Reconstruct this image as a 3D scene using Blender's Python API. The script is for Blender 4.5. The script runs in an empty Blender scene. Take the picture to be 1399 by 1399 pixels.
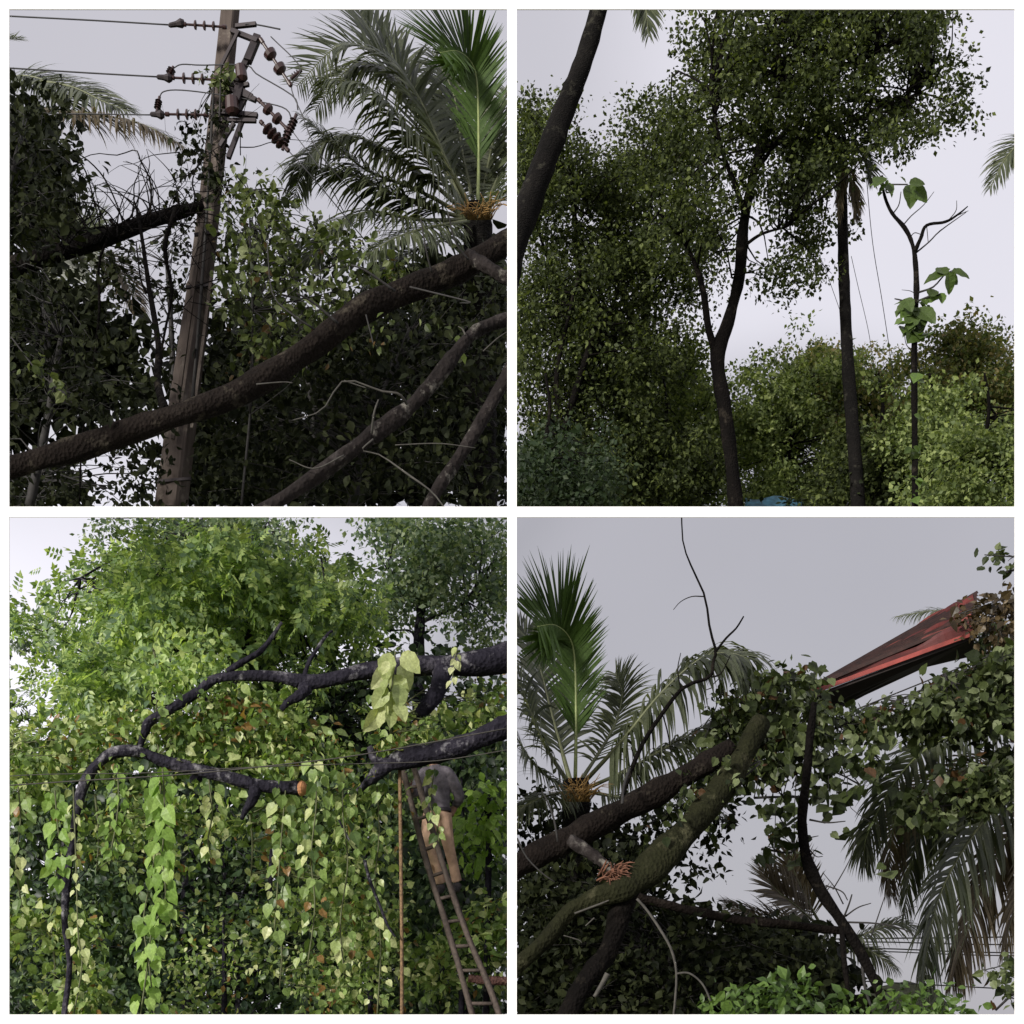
import bpy, bmesh, math, random
import numpy as np
from mathutils import Vector, Matrix

random.seed(7)
RNG = np.random.default_rng(11)
SC = bpy.context.scene
COL = SC.collection
R = math.radians

# ------------------------------------------------------------------ camera
K, HY, ZC = 0.0005, 1440.0, 1.6          # slope per photo pixel, horizon row, eye height
cam_d = bpy.data.cameras.new("camera")
cam_d.sensor_width = 36.0
cam_d.lens = 18.0 / (699.5 * K)
cam_d.shift_y = (HY - 699.5) / 1399.0
cam_d.clip_end = 6000
cam_d.clip_start = 0.1
cam = bpy.data.objects.new("camera", cam_d)
cam.location = (0, 0, ZC)
cam.rotation_euler = (R(90), 0, 0)
COL.objects.link(cam)
SC.camera = cam

# ------------------------------------------------------------------ sky, sun, exposure
SUN_TO = Vector((-0.62, -0.73, 0.28)).normalized()     # towards the sun
world = bpy.data.worlds.new("World")
SC.world = world
world.use_nodes = True
wn, wl = world.node_tree.nodes, world.node_tree.links
wn.clear()
w_out = wn.new("ShaderNodeOutputWorld")
w_bg = wn.new("ShaderNodeBackground")
w_bg.inputs["Strength"].default_value = 0.1
w_sky = wn.new("ShaderNodeTexSky")
w_sky.sky_type = 'NISHITA'
w_sky.sun_disc = False
w_sky.sun_elevation = math.asin(SUN_TO.z)
w_sky.sun_rotation = math.atan2(SUN_TO.x, SUN_TO.y)
w_sky.air_density = 1.0
w_sky.dust_density = 3.0
w_tc = wn.new("ShaderNodeTexCoord")
def sky_dir(px, py):
    v = Vector(((px - 699.5) * K, 1.0, (HY - py) * K))
    return v.normalized()
def cloud_bank(px, py, r0, r1):
    """1 inside an angular radius r0 of a heavier cloud, fading to 0 at r1, edge broken by noise"""
    d = wn.new("ShaderNodeVectorMath"); d.operation = 'DISTANCE'
    wl.new(w_warp.outputs[0], d.inputs[0])
    d.inputs[1].default_value = sky_dir(px, py)
    m = wn.new("ShaderNodeMapRange"); m.interpolation_type = 'SMOOTHSTEP'
    m.inputs["From Min"].default_value = r0; m.inputs["From Max"].default_value = r1
    m.inputs["To Min"].default_value = 1; m.inputs["To Max"].default_value = 0
    wl.new(d.outputs["Value"], m.inputs["Value"])
    return m.outputs[0]
w_n1 = wn.new("ShaderNodeTexNoise"); w_n1.inputs["Scale"].default_value = 3.0; w_n1.inputs["Detail"].default_value = 4
wl.new(w_tc.outputs["Generated"], w_n1.inputs["Vector"])
w_sub = wn.new("ShaderNodeVectorMath"); w_sub.operation = 'MULTIPLY_ADD'
wl.new(w_n1.outputs["Color"], w_sub.inputs[0])
w_sub.inputs[1].default_value = (0.06, 0.06, 0.06)
w_sub.inputs[2].default_value = (-0.03, -0.03, -0.03)
w_warp = wn.new("ShaderNodeVectorMath"); w_warp.operation = 'ADD'
wl.new(w_tc.outputs["Generated"], w_warp.inputs[0]); wl.new(w_sub.outputs[0], w_warp.inputs[1])
bank_br = cloud_bank(1060, 1130, 0.245, 0.315)
bank_tl = cloud_bank(260, 190, 0.20, 0.33)
def wmath(op, a, b):
    n = wn.new("ShaderNodeMath"); n.operation = op
    for i, s in enumerate((a, b)):
        if isinstance(s, (int, float)): n.inputs[i].default_value = s
        else: wl.new(s, n.inputs[i])
    return n.outputs[0]
CLOUD = 8.6
br = wmath('MULTIPLY', bank_br, 3.6)
tl = wmath('MULTIPLY', bank_tl, 2.3)
val = wmath('SUBTRACT', wmath('SUBTRACT', CLOUD, br), tl)
var = wmath('MULTIPLY', wmath('SUBTRACT', w_n1.outputs["Fac"], 0.5), 1.0)
val = wmath('ADD', wmath('ADD', val, var), wmath('MULTIPLY', cloud_bank(140, 980, 0.10, 0.24), 3.0))
w_comb = wn.new("ShaderNodeVectorMath"); w_comb.operation = 'SCALE'
w_comb.inputs[0].default_value = (1.0, 0.975, 1.065)
wl.new(val, w_comb.inputs["Scale"])
w_mix = wn.new("ShaderNodeMix"); w_mix.data_type = 'RGBA'
w_mix.inputs["Factor"].default_value = 0.9
wl.new(w_sky.outputs[0], w_mix.inputs["A"]); wl.new(w_comb.outputs[0], w_mix.inputs["B"])
wl.new(w_mix.outputs["Result"], w_bg.inputs["Color"])
wl.new(w_bg.outputs[0], w_out.inputs["Surface"])

sun_d = bpy.data.lights.new("sun", 'SUN')
sun_d.energy = 5.0
sun_d.angle = R(9)
sun_d.color = (1.0, 0.96, 0.89)
sun = bpy.data.objects.new("sun", sun_d)
sun.rotation_euler = (-SUN_TO).to_track_quat('-Z', 'Y').to_euler()
sun.location = (-30, -30, 40)
COL.objects.link(sun)

SC.view_settings.view_transform = 'Standard'
SC.view_settings.look = 'None'
SC.view_settings.exposure = 0.0
SC.view_settings.gamma = 1.0
SC.view_settings.use_curve_mapping = False
SC.render.engine = 'CYCLES'
SC.cycles.max_bounces = 4
SC.cycles.diffuse_bounces = 3
SC.cycles.glossy_bounces = 2
SC.cycles.transmission_bounces = 3
SC.cycles.transparent_max_bounces = 4
SC.cycles.use_denoising = True

# ------------------------------------------------------------------ helpers
def P(px, py, D):
    return np.array(((px - 699.5) * K * D, D, ZC + (HY - py) * K * D))
def GY(D):                       # photo row where flat ground lies at distance D
    return HY + ZC / (K * D)
LIMS = {'TL': (-70, 698.5, -70, 698), 'TR': (700.5, 1470, -70, 698),
        'BL': (-70, 698.5, 701, 1480), 'BR': (700.5, 1470, 701, 1480)}
def proj(V):
    return 699.5 + V[..., 0] / V[..., 1] / K, HY - (V[..., 2] - ZC) / V[..., 1] / K
def inside(V, panel):
    a, b, c, d = LIMS[panel]
    x, y = proj(V)
    return (x > a) & (x < b) & (y > c) & (y < d)

def setp(o, label=None, cat=None, group=None, kind=None):
    if label: o['label'] = label
    if cat: o['category'] = cat
    if group: o['group'] = group
    if kind: o['kind'] = kind
    return o
def root(name, label, cat, loc, group=None, kind=None):
    o = bpy.data.objects.new(name, None)
    o.empty_display_size = 0.2
    o.location = tuple(loc)
    COL.objects.link(o)
    return setp(o, label, cat, group, kind)
def attach(o, parent):
    if parent is not None:
        o.parent = parent
        p, M = parent, Matrix.Identity(4)
        M = Matrix.Translation(parent.location)
        if parent.parent is not None: M = Matrix.Identity(4) if parent.type == 'MESH' else M
        if parent.type == 'MESH': M = Matrix.Identity(4)
        o.matrix_parent_inverse = M.inverted()
        if parent.type == 'MESH' and parent.parent is not None:
            o.matrix_parent_inverse = Matrix.Identity(4)
    return o
def link_mesh(name, me, mat, parent=None, smooth=False):
    if mat is not None: me.materials.append(mat)
    if smooth: me.polygons.foreach_set("use_smooth", [True] * len(me.polygons))
    o = bpy.data.objects.new(name, me)
    COL.objects.link(o)
    return attach(o, parent)
def mk(name, V, F, mat, parent=None, smooth=False):
    me = bpy.data.meshes.new(name)
    me.from_pydata([tuple(v) for v in V], [], [tuple(f) for f in F])
    me.update()
    return link_mesh(name, me, mat, parent, smooth)
def mk_np(name, V, F, mat, parent=None, smooth=False):
    me = bpy.data.meshes.new(name)
    n, (m, k) = len(V), F.shape
    me.vertices.add(n); me.vertices.foreach_set("co", np.ascontiguousarray(V, dtype=np.float32).ravel())
    me.loops.add(m * k); me.loops.foreach_set("vertex_index", np.ascontiguousarray(F, dtype=np.int32).ravel())
    me.polygons.add(m)
    me.polygons.foreach_set("loop_start", np.arange(0, m * k, k, dtype=np.int32))
    me.polygons.foreach_set("loop_total", np.full(m, k, dtype=np.int32))
    me.update(calc_edges=True)
    return link_mesh(name, me, mat, parent, smooth)

# ------------------------------------------------------------------ materials
MATS = {}
def new_mat(name):
    m = bpy.data.materials.new(name); m.use_nodes = True
    nt = m.node_tree; nt.nodes.clear()
    return m, nt.nodes, nt.links
def ramp(nodes, stops):
    r = nodes.new("ShaderNodeValToRGB")
    e = r.color_ramp.elements
    while len(e) < len(stops): e.new(0.5)
    for i, (p, c) in enumerate(stops):
        e[i].position = p; e[i].color = (*c, 1)
    return r
def leaf_mat(name, cols, trans=0.3, rough=0.45, spec=0.35, dead=None):
    m, n, l = new_mat(name)
    out = n.new("ShaderNodeOutputMaterial")
    geo = n.new("ShaderNodeNewGeometry"); oi = n.new("ShaderNodeObjectInfo")
    add = n.new("ShaderNodeMath"); add.operation = 'ADD'
    l.new(geo.outputs["Random Per Island"], add.inputs[0]); l.new(oi.outputs["Random"], add.inputs[1])
    fr = n.new("ShaderNodeMath"); fr.operation = 'FRACT'; l.new(add.outputs[0], fr.inputs[0])
    no = n.new("ShaderNodeTexNoise"); no.inputs["Scale"].default_value = 1.3; no.inputs["Detail"].default_value = 2
    l.new(geo.outputs["Position"], no.inputs["Vector"])
    mx = n.new("ShaderNodeMath"); mx.operation = 'MULTIPLY_ADD'; mx.inputs[1].default_value = 0.9; mx.inputs[2].default_value = -0.45
    l.new(no.outputs["Fac"], mx.inputs[0])
    sm = n.new("ShaderNodeMath"); sm.operation = 'ADD'; sm.use_clamp = True
    l.new(fr.outputs[0], sm.inputs[0]); l.new(mx.outputs[0], sm.inputs[1])
    st_ = [(i / (len(cols) - 1), c) for i, c in enumerate(cols)]
    if dead: st_ = [(0, dead), (.008, dead)] + [(.015 + .985 * p, c) for p, c in st_]
    rp = ramp(n, st_)
    l.new(sm.outputs[0], rp.inputs["Fac"])
    # small blotches on the blade
    n2 = n.new("ShaderNodeTexNoise"); n2.inputs["Scale"].default_value = 45; n2.inputs["Detail"].default_value = 2
    l.new(geo.outputs["Position"], n2.inputs["Vector"])
    hs = n.new("ShaderNodeHueSaturation")
    mv = n.new("ShaderNodeMapRange"); mv.inputs["From Min"].default_value = 0.3; mv.inputs["From Max"].default_value = 0.7
    mv.inputs["To Min"].default_value = 0.8; mv.inputs["To Max"].default_value = 1.2
    l.new(n2.outputs["Fac"], mv.inputs["Value"]); l.new(mv.outputs[0], hs.inputs["Value"]); l.new(rp.outputs["Color"], hs.inputs["Color"])
    bs = n.new("ShaderNodeBsdfPrincipled")
    bs.inputs["Roughness"].default_value = rough; bs.inputs["Specular IOR Level"].default_value = spec
    l.new(hs.outputs[0], bs.inputs["Base Color"])
    tr = n.new("ShaderNodeBsdfTranslucent")
    gm = n.new("ShaderNodeMix"); gm.data_type = 'RGBA'; gm.blend_type = 'MULTIPLY'; gm.inputs["Factor"].default_value = 1
    gm.inputs["B"].default_value = (1.12, 1.2, 0.5, 1); l.new(hs.outputs[0], gm.inputs["A"])
    l.new(gm.outputs["Result"], tr.inputs["Color"])
    ms = n.new("ShaderNodeMixShader"); ms.inputs[0].default_value = trans
    l.new(bs.outputs[0], ms.inputs[1]); l.new(tr.outputs[0], ms.inputs[2]); l.new(ms.outputs[0], out.inputs["Surface"])
    MATS[name] = m
    return m
def bark_mat(name, c0, c1, c2, scale=15.0, stretch=(1, 1, 0.8), bump=0.7, rough=0.9, lichen=0.7):
    m, n, l = new_mat(name)
    out = n.new("ShaderNodeOutputMaterial")
    geo = n.new("ShaderNodeNewGeometry")
    mp = n.new("ShaderNodeMapping"); mp.inputs["Scale"].default_value = stretch
    l.new(geo.outputs["Position"], mp.inputs["Vector"])
    n1 = n.new("ShaderNodeTexNoise"); n1.inputs["Scale"].default_value = scale; n1.inputs["Detail"].default_value = 8; n1.inputs["Roughness"].default_value = 0.7
    l.new(mp.outputs[0], n1.inputs["Vector"])
    n2 = n.new("ShaderNodeTexNoise"); n2.inputs["Scale"].default_value = 2.2; n2.inputs["Detail"].default_value = 3
    l.new(geo.outputs["Position"], n2.inputs["Vector"])
    rp = ramp(n, [(0.3, c0), (0.55, c1), (0.75, c2)])
    av = n.new("ShaderNodeMath"); av.operation = 'MULTIPLY_ADD'; av.inputs[1].default_value = 0.5
    l.new(n2.outputs["Fac"], av.inputs[0])
    hf = n.new("ShaderNodeMath"); hf.operation = 'MULTIPLY'; hf.inputs[1].default_value = 0.5; l.new(n1.outputs["Fac"], hf.inputs[0])
    l.new(hf.outputs[0], av.inputs[2]); l.new(av.outputs[0], rp.inputs["Fac"])
    n3 = n.new("ShaderNodeTexNoise"); n3.inputs["Scale"].default_value = 4.5; n3.inputs["Detail"].default_value = 6; n3.inputs["Roughness"].default_value = .65
    l.new(geo.outputs["Position"], n3.inputs["Vector"])
    mr = n.new("ShaderNodeMapRange"); mr.inputs["From Min"].default_value = .57; mr.inputs["From Max"].default_value = .68
    mr.inputs["To Max"].default_value = lichen; l.new(n3.outputs["Fac"], mr.inputs["Value"])
    lm = n.new("ShaderNodeMix"); lm.data_type = 'RGBA'; lm.inputs["B"].default_value = (c2[0] * 2.2, c2[1] * 2.3, c2[2] * 2.1, 1)
    l.new(mr.outputs[0], lm.inputs["Factor"]); l.new(rp.outputs["Color"], lm.inputs["A"])
    vo = n.new("ShaderNodeTexVoronoi"); vo.inputs["Scale"].default_value = scale * 2.2
    l.new(mp.outputs[0], vo.inputs["Vector"])
    ad = n.new("ShaderNodeMath"); ad.operation = 'ADD'; l.new(n1.outputs["Fac"], ad.inputs[0]); l.new(vo.outputs["Distance"], ad.inputs[1])
    bp = n.new("ShaderNodeBump"); bp.inputs["Strength"].default_value = bump; bp.inputs["Distance"].default_value = 0.03
    l.new(ad.outputs[0], bp.inputs["Height"])
    bs = n.new("ShaderNodeBsdfPrincipled"); bs.inputs["Roughness"].default_value = rough; bs.inputs["Specular IOR Level"].default_value = 0.06
    l.new(lm.outputs["Result"], bs.inputs["Base Color"]); l.new(bp.outputs[0], bs.inputs["Normal"])
    l.new(bs.outputs[0], out.inputs["Surface"])
    MATS[name] = m
    return m
def plain(name, c, rough=0.6, metal=0.0, var=0.15, scale=8, bump=0.0):
    m, n, l = new_mat(name)
    out = n.new("ShaderNodeOutputMaterial"); geo = n.new("ShaderNodeNewGeometry")
    no = n.new("ShaderNodeTexNoise"); no.inputs["Scale"].default_value = scale; no.inputs["Detail"].default_value = 5
    l.new(geo.outputs["Position"], no.inputs["Vector"])
    rp = ramp(n, [(0.3, tuple(x * (1 - var) for x in c)), (0.7, tuple(min(1, x * (1 + var)) for x in c))])
    l.new(no.outputs["Fac"], rp.inputs["Fac"])
    bs = n.new("ShaderNodeBsdfPrincipled"); bs.inputs["Roughness"].default_value = rough; bs.inputs["Metallic"].default_value = metal
    l.new(rp.outputs["Color"], bs.inputs["Base Color"])
    if bump:
        bp = n.new("ShaderNodeBump"); bp.inputs["Strength"].default_value = bump; bp.inputs["Distance"].default_value = 0.02
        l.new(no.outputs["Fac"], bp.inputs["Height"]); l.new(bp.outputs[0], bs.inputs["Normal"])
    l.new(bs.outputs[0], out.inputs["Surface"])
    MATS[name] = m
    return m

white = plain("white_paint", (0.83, 0.83, 0.82), 0.5, 0, 0.02, 3)
soil = plain("soil", (0.045, 0.037, 0.026), 0.95, 0, 0.4, 3, 0.5)
dirt = plain("ground_dirt", (0.07, 0.075, 0.04), 0.95, 0, 0.5, 0.8, 0.5)
pole_mat = bark_mat("weathered_pole", (0.05, 0.039, 0.034), (0.10, 0.082, 0.073), (0.17, 0.146, 0.13), 7, (1, 1, 0.12), 0.5, lichen=.3)
iron = plain("dark_iron", (0.025, 0.018, 0.020), 0.6, 0.3, 0.3)
ceramic = plain("brown_ceramic", (0.035, 0.016, 0.015), 0.3)
wire_m = plain("wire", (0.03, 0.03, 0.032), 0.6)
bark_dark = bark_mat("bark_dark", (0.0025, 0.0022, 0.0022), (0.006, 0.005, 0.0045), (0.015, 0.012, 0.010))
bark_brown = bark_mat("bark_brown", (0.005, 0.004, 0.0034), (0.013, 0.010, 0.0085), (0.028, 0.023, 0.019))
bark_grey = bark_mat("bark_grey", (0.007, 0.006, 0.006), (0.024, 0.020, 0.019), (0.10, 0.09, 0.085), 11)
bark_violet = bark_mat("bark_violet", (0.008, 0.0075, 0.011), (0.024, 0.022, 0.031), (0.13, 0.12, 0.14), 12)
bark_moss = bark_mat("bark_moss", (0.008, 0.008, 0.005), (0.018, 0.019, 0.009), (0.038, 0.035, 0.022))
palm_bark = bark_mat("palm_bark", (0.004, 0.004, 0.004), (0.010, 0.009, 0.0085), (0.022, 0.02, 0.017), 12, (1, 1, 2.5))
splinter = plain("fresh_split_wood", (0.11, 0.045, 0.024), 0.8, 0, 0.4, 20)
cut_m = plain("cut_wood", (0.42, 0.19, 0.085), 0.8, 0, 0.25, 20)
twig_pale = plain("pale_twig", (0.048, 0.044, 0.037), 0.8, 0, 0.3, 20)
twig_dark = plain("dark_twig", (0.018, 0.016, 0.015), 0.8, 0, 0.3, 20)
stem_m = plain("vine_stem", (0.08, 0.09, 0.035), 0.7, 0, 0.3, 20)

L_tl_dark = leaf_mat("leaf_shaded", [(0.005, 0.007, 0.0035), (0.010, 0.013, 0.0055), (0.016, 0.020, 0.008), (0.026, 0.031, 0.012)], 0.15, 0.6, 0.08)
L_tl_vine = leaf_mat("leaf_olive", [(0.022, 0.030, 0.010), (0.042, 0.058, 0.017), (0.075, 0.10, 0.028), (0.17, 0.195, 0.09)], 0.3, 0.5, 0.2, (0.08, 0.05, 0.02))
L_palm = leaf_mat("palm_leaf", [(0.034, 0.043, 0.022), (0.07, 0.084, 0.044), (0.14, 0.155, 0.095)], 0.42, 0.38, 0.4)
L_palm_young = leaf_mat("palm_young_leaf", [(0.042, 0.078, 0.015), (0.058, 0.105, 0.022), (0.08, 0.13, 0.035)], 0.35, 0.5, 0.25)
L_palm_brown = leaf_mat("palm_dry_leaf", [(0.055, 0.040, 0.024), (0.10, 0.078, 0.045), (0.16, 0.13, 0.085)], 0.3, 0.5, 0.3)
L_tr = leaf_mat("leaf_canopy", [(0.017, 0.023, 0.010), (0.036, 0.047, 0.018), (0.060, 0.077, 0.029), (0.15, 0.18, 0.06)], 0.45, 0.5, 0.12)
L_tr_green = leaf_mat("leaf_understorey", [(0.06, 0.082, 0.032), (0.12, 0.16, 0.058), (0.20, 0.25, 0.088), (0.32, 0.37, 0.15)], 0.45, 0.5, 0.2)
L_tr_rust = leaf_mat("leaf_rust_tipped", [(0.065, 0.088, 0.036), (0.13, 0.165, 0.06), (0.21, 0.225, 0.085), (0.30, 0.235, 0.115)], 0.45, 0.5, 0.2)
L_tr_teal = leaf_mat("leaf_deep_green", [(0.015, 0.026, 0.012), (0.028, 0.046, 0.02), (0.05, 0.07, 0.03)], 0.3, 0.5, 0.2)
L_teak = leaf_mat("leaf_broad", [(0.05, 0.075, 0.02), (0.08, 0.125, 0.03), (0.12, 0.19, 0.045)], 0.4)
L_bl_back = leaf_mat("leaf_bluish", [(0.055, 0.09, 0.06), (0.10, 0.15, 0.09), (0.17, 0.23, 0.13), (0.32, 0.38, 0.22)], 0.45, 0.45, 0.4)
L_bl_lime = leaf_mat("leaf_lime", [(0.12, 0.19, 0.11), (0.24, 0.35, 0.15), (0.39, 0.52, 0.19), (0.58, 0.68, 0.28)], 0.5, 0.4, 0.45)
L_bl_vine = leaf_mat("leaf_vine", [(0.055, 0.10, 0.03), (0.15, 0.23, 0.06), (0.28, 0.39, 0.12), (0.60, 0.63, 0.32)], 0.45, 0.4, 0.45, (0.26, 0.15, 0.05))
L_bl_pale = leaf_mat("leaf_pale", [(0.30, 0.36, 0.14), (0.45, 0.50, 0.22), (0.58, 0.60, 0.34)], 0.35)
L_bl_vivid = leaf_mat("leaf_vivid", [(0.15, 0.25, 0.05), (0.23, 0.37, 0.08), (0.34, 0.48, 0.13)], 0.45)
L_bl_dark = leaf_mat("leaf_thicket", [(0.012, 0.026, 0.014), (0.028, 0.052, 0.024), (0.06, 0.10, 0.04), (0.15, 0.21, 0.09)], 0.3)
L_br = leaf_mat("leaf_creeper", [(0.015, 0.022, 0.008), (0.030, 0.042, 0.014), (0.055, 0.074, 0.022), (0.16, 0.19, 0.09)], 0.28, 0.45, 0.22, (0.075, 0.04, 0.018))  # palest stop puts glossy highlights into the leaf colour
L_br_brown = leaf_mat("leaf_withered", [(0.025, 0.018, 0.008), (0.055, 0.038, 0.018), (0.12, 0.085, 0.04)], 0.25)
L_br_bush = leaf_mat("leaf_bush", [(0.04, 0.075, 0.018), (0.075, 0.13, 0.03), (0.11, 0.18, 0.04)], 0.35)

# ------------------------------------------------------------------ geometry helpers
def catmull(pts, n):
    pts = np.asarray(pts, float)
    if len(pts) == 2:
        t = np.linspace(0, 1, n)[:, None]
        return pts[0] * (1 - t) + pts[1] * t
    ext = np.vstack([2 * pts[0] - pts[1], pts, 2 * pts[-1] - pts[-2]])
    seg = len(pts) - 1
    out = []
    for u in np.linspace(0, seg, n):
        i = min(int(u), seg - 1); t = u - i
        p0, p1, p2, p3 = ext[i:i + 4]
        out.append(0.5 * ((2 * p1) + (-p0 + p2) * t + (2 * p0 - 5 * p1 + 4 * p2 - p3) * t * t + (-p0 + 3 * p1 - 3 * p2 + p3) * t ** 3))
    return np.array(out)
def path3(ctrl, n):
    """ctrl: (px, py, D, width_px) -> world points, radii"""
    c = catmull(np.array(ctrl, float), n)
    pts = np.array([P(a, b, d) for a, b, d, w in c])
    rad = np.array([max(w, 0.3) * K * d / 2 for a, b, d, w in c])
    return pts, rad
def tube_data(pts, rad, sides=10, rough=0.06, rings=None, seed=0):
    rg = np.random.default_rng(seed + int(abs(pts[0].sum()) * 97) % 9999)
    n = len(pts)
    T = np.gradient(pts, axis=0); T /= np.linalg.norm(T, axis=1)[:, None] + 1e-9
    ref = np.array((0, 1, 0.13)) if abs(T[0][1]) < 0.9 else np.array((1, 0, 0.1))
    V = []
    A = np.cross(T[0], ref); A /= np.linalg.norm(A)
    ph = rg.uniform(0, 6.28, 6)
    for i in range(n):
        A = A - T[i] * np.dot(A, T[i]); A /= np.linalg.norm(A) + 1e-9
        B = np.cross(T[i], A)
        s = i / n
        for j in range(sides):
            a = 2 * math.pi * j / sides
            r = rad[i] * (1 + rough * (math.sin(3 * a + ph[0] + 9 * s) + 0.8 * math.sin(2 * a + ph[1] - 23 * s) + 0.7 * math.sin(5 * a + ph[2] + 41 * s) + rg.normal(0, 0.5)))
            if rings: r *= 1 + rings * (1 if i % 3 == 0 else (-0.4 if i % 3 == 1 else 0.1))
            V.append(pts[i] + (A * math.cos(a) + B * math.sin(a)) * r)
    F = []
    for i in range(n - 1):
        for j in range(sides):
            k = (j + 1) % sides
            F.append((i * sides + j, i * sides + k, (i + 1) * sides + k, (i + 1) * sides + j))
    F.append(tuple(range(sides - 1, -1, -1)))
    F.append(tuple((n - 1) * sides + j for j in range(sides)))
    return V, F
SLOPE = (HY - 699.5) * K
def cut_mesh(V, F, panel):
    """saw a limb off where it meets the middle post or the sloping deck"""
    bm = bmesh.new()
    vs = [bm.verts.new(tuple(v)) for v in V]
    for f in F:
        try: bm.faces.new([vs[i] for i in f])
        except ValueError: pass
    xs = np.array(V)
    def bis(co, no):
        g = bm.verts[:] + bm.edges[:] + bm.faces[:]
        r = bmesh.ops.bisect_plane(bm, geom=g, plane_co=co, plane_no=no, clear_outer=True)
        ed = [e for e in r['geom_cut'] if isinstance(e, bmesh.types.BMEdge)]
        if ed: bmesh.ops.holes_fill(bm, edges=ed, sides=0)
    if panel[1] == 'L': bis((0, 0, 0), (1, 0, 0))
    else: bis((0, 0, 0), (-1, 0, 0))
    nz = Vector((0, -SLOPE, 1)).normalized()
    if panel[0] == 'T': bis((0, 0, ZC), -nz)
    else: bis((0, 0, ZC), nz)
    me = bpy.data.meshes.new("limb")
    bm.normal_update()
    bm.to_mesh(me); bm.free()
    return me
def thin(c, f): return [(x, y, d, w * f) for x, y, d, w in c]
def limb(name, ctrl, mat, parent, panel, n=26, sides=12, rough=0.06, rings=None, cut=True, wf=1.0):
    pts, rad = path3(thin(ctrl, wf), n)
    if n >= 40 and not rings:                       # swellings and dents along a heavy limb
        q = np.linspace(0, 1, n); ph = random.uniform(0, 6)
        rad = rad * (1 + .07 * np.sin(q * 31 + ph) + .05 * np.sin(q * 67 + 2 * ph))
    V, F = tube_data(pts, rad, sides, rough, rings)
    if cut:
        me = cut_mesh(V, F, panel); me.name = name
        return link_mesh(name, me, mat, parent, True)
    return mk(name, V, F, mat, parent, True)
class Bunch:
    """many thin tubes joined into one mesh"""
    def __init__(s): s.V, s.F = [], []
    def add(s, pts, rad, sides=4, rough=0.0):
        V, F = tube_data(np.asarray(pts), np.asarray(rad), sides, rough)
        o = len(s.V); s.V += V; s.F += [tuple(i + o for i in f) for f in F]
    def px(s, ctrl, n=10, sides=5, rough=0.03):
        p, r = path3(ctrl, n); s.add(p, r, sides, rough)
    def build(s, name, mat, parent=None, panel=None):
        if panel:
            me = cut_mesh(s.V, s.F, panel); me.name = name
            return link_mesh(name, me, mat, parent, True)
        return mk(name, s.V, s.F, mat, parent, True)

# leaf templates: x across, y along the midrib, z out of the blade; triangles only
def T_small(w=0.3):
    return (np.array([(0, 0, 0), (-w, .42, .07), (0, 1, -.06), (w, .42, .07)], float), np.array([(0, 3, 2), (0, 2, 1)]))
def T_blade(w=0.36, heart=False, tip=-0.16):
    b = (-.17, -.09, .02) if heart else (-.07, .05, .01)
    b1 = (-w, .22, .06) if heart else (-.78 * w, .25, .05)
    b2 = (-.80 * w, .55, .05) if heart else (-.95 * w, .55, .05)
    sp = [(0, 0, 0), (0, .32, -.03), (0, .66, -.05), (0, 1, tip)]
    V = sp + [b, b1, b2] + [(-x, y, z) for x, y, z in (b, b1, b2)]
    F = [(0, 5, 4), (0, 1, 5), (1, 6, 5), (1, 2, 6), (2, 3, 6), (0, 7, 8), (0, 8, 1), (1, 8, 9), (1, 9, 2), (2, 9, 3)]
    return np.array(V, float), np.array(F)
def T_spray(pairs=4, w=0.10):
    V, F = [], []
    for i in range(pairs):
        y = 0.12 + 0.7 * i / (pairs - 1)
        for s in (-1, 1):
            L = 0.42 * (1 - 0.35 * i / pairs); o = len(V)
            d = np.array((s * 0.8, 0.6, -0.12)); d /= np.linalg.norm(d)
            q = np.array((-0.6 * s, 0.8, 0.0))
            b = np.array((0, y, 0))
            V += [b, b + d * L * .5 + q * w, b + d * L + np.array((0, 0, -.06)), b + d * L * .5 - q * w]
            F += [(o, o + 1, o + 2), (o, o + 2, o + 3)]
    o = len(V); V += [np.array((0, .8, 0)), np.array((-w * 1.1, 1.0, 0)), np.array((0, 1.25, -.08)), np.array((w * 1.1, 1.0, 0))]
    F += [(o, o + 1, o + 2), (o, o + 2, o + 3)]
    o = len(V); V += [np.array((-.012, 0, 0)), np.array((.012, 0, 0)), np.array((0, .85, 0))]; F.append((o, o + 1, o + 2))
    return np.array(V, float), np.array(F)
SMALL, LANCE, BLADE, HEART, SPRAY = T_small(.34), T_small(.2), T_blade(.34), T_blade(.42, True), T_spray()
ROUND = T_blade(.46, True, -.05)
SLIM = T_blade(.25, False, -.22)
def T_fine(w=.36, n=9):
    V, F = [], []
    for i in range(n + 1):
        t = i / n
        h = w * (math.sin(math.pi * t ** .8) ** .75) * (1 - .12 * t) if 0 < t < 1 else .004
        h *= 1 + .06 * math.sin(i * 2.4)
        zc = -.18 * t * t
        V += [(-h, t, zc + .18 * h + .02 * math.sin(i * 1.9)), (0, t, zc - .02), (h, t, zc + .18 * h - .02 * math.sin(i * 1.7))]
    for i in range(n):
        for j in (0, 1):
            a, b = i * 3 + j, i * 3 + 3 + j
            F += [(a, a + 1, b + 1), (a, b + 1, b)]
    return np.array(V, float), np.array(F)
FINE = T_fine()

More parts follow.
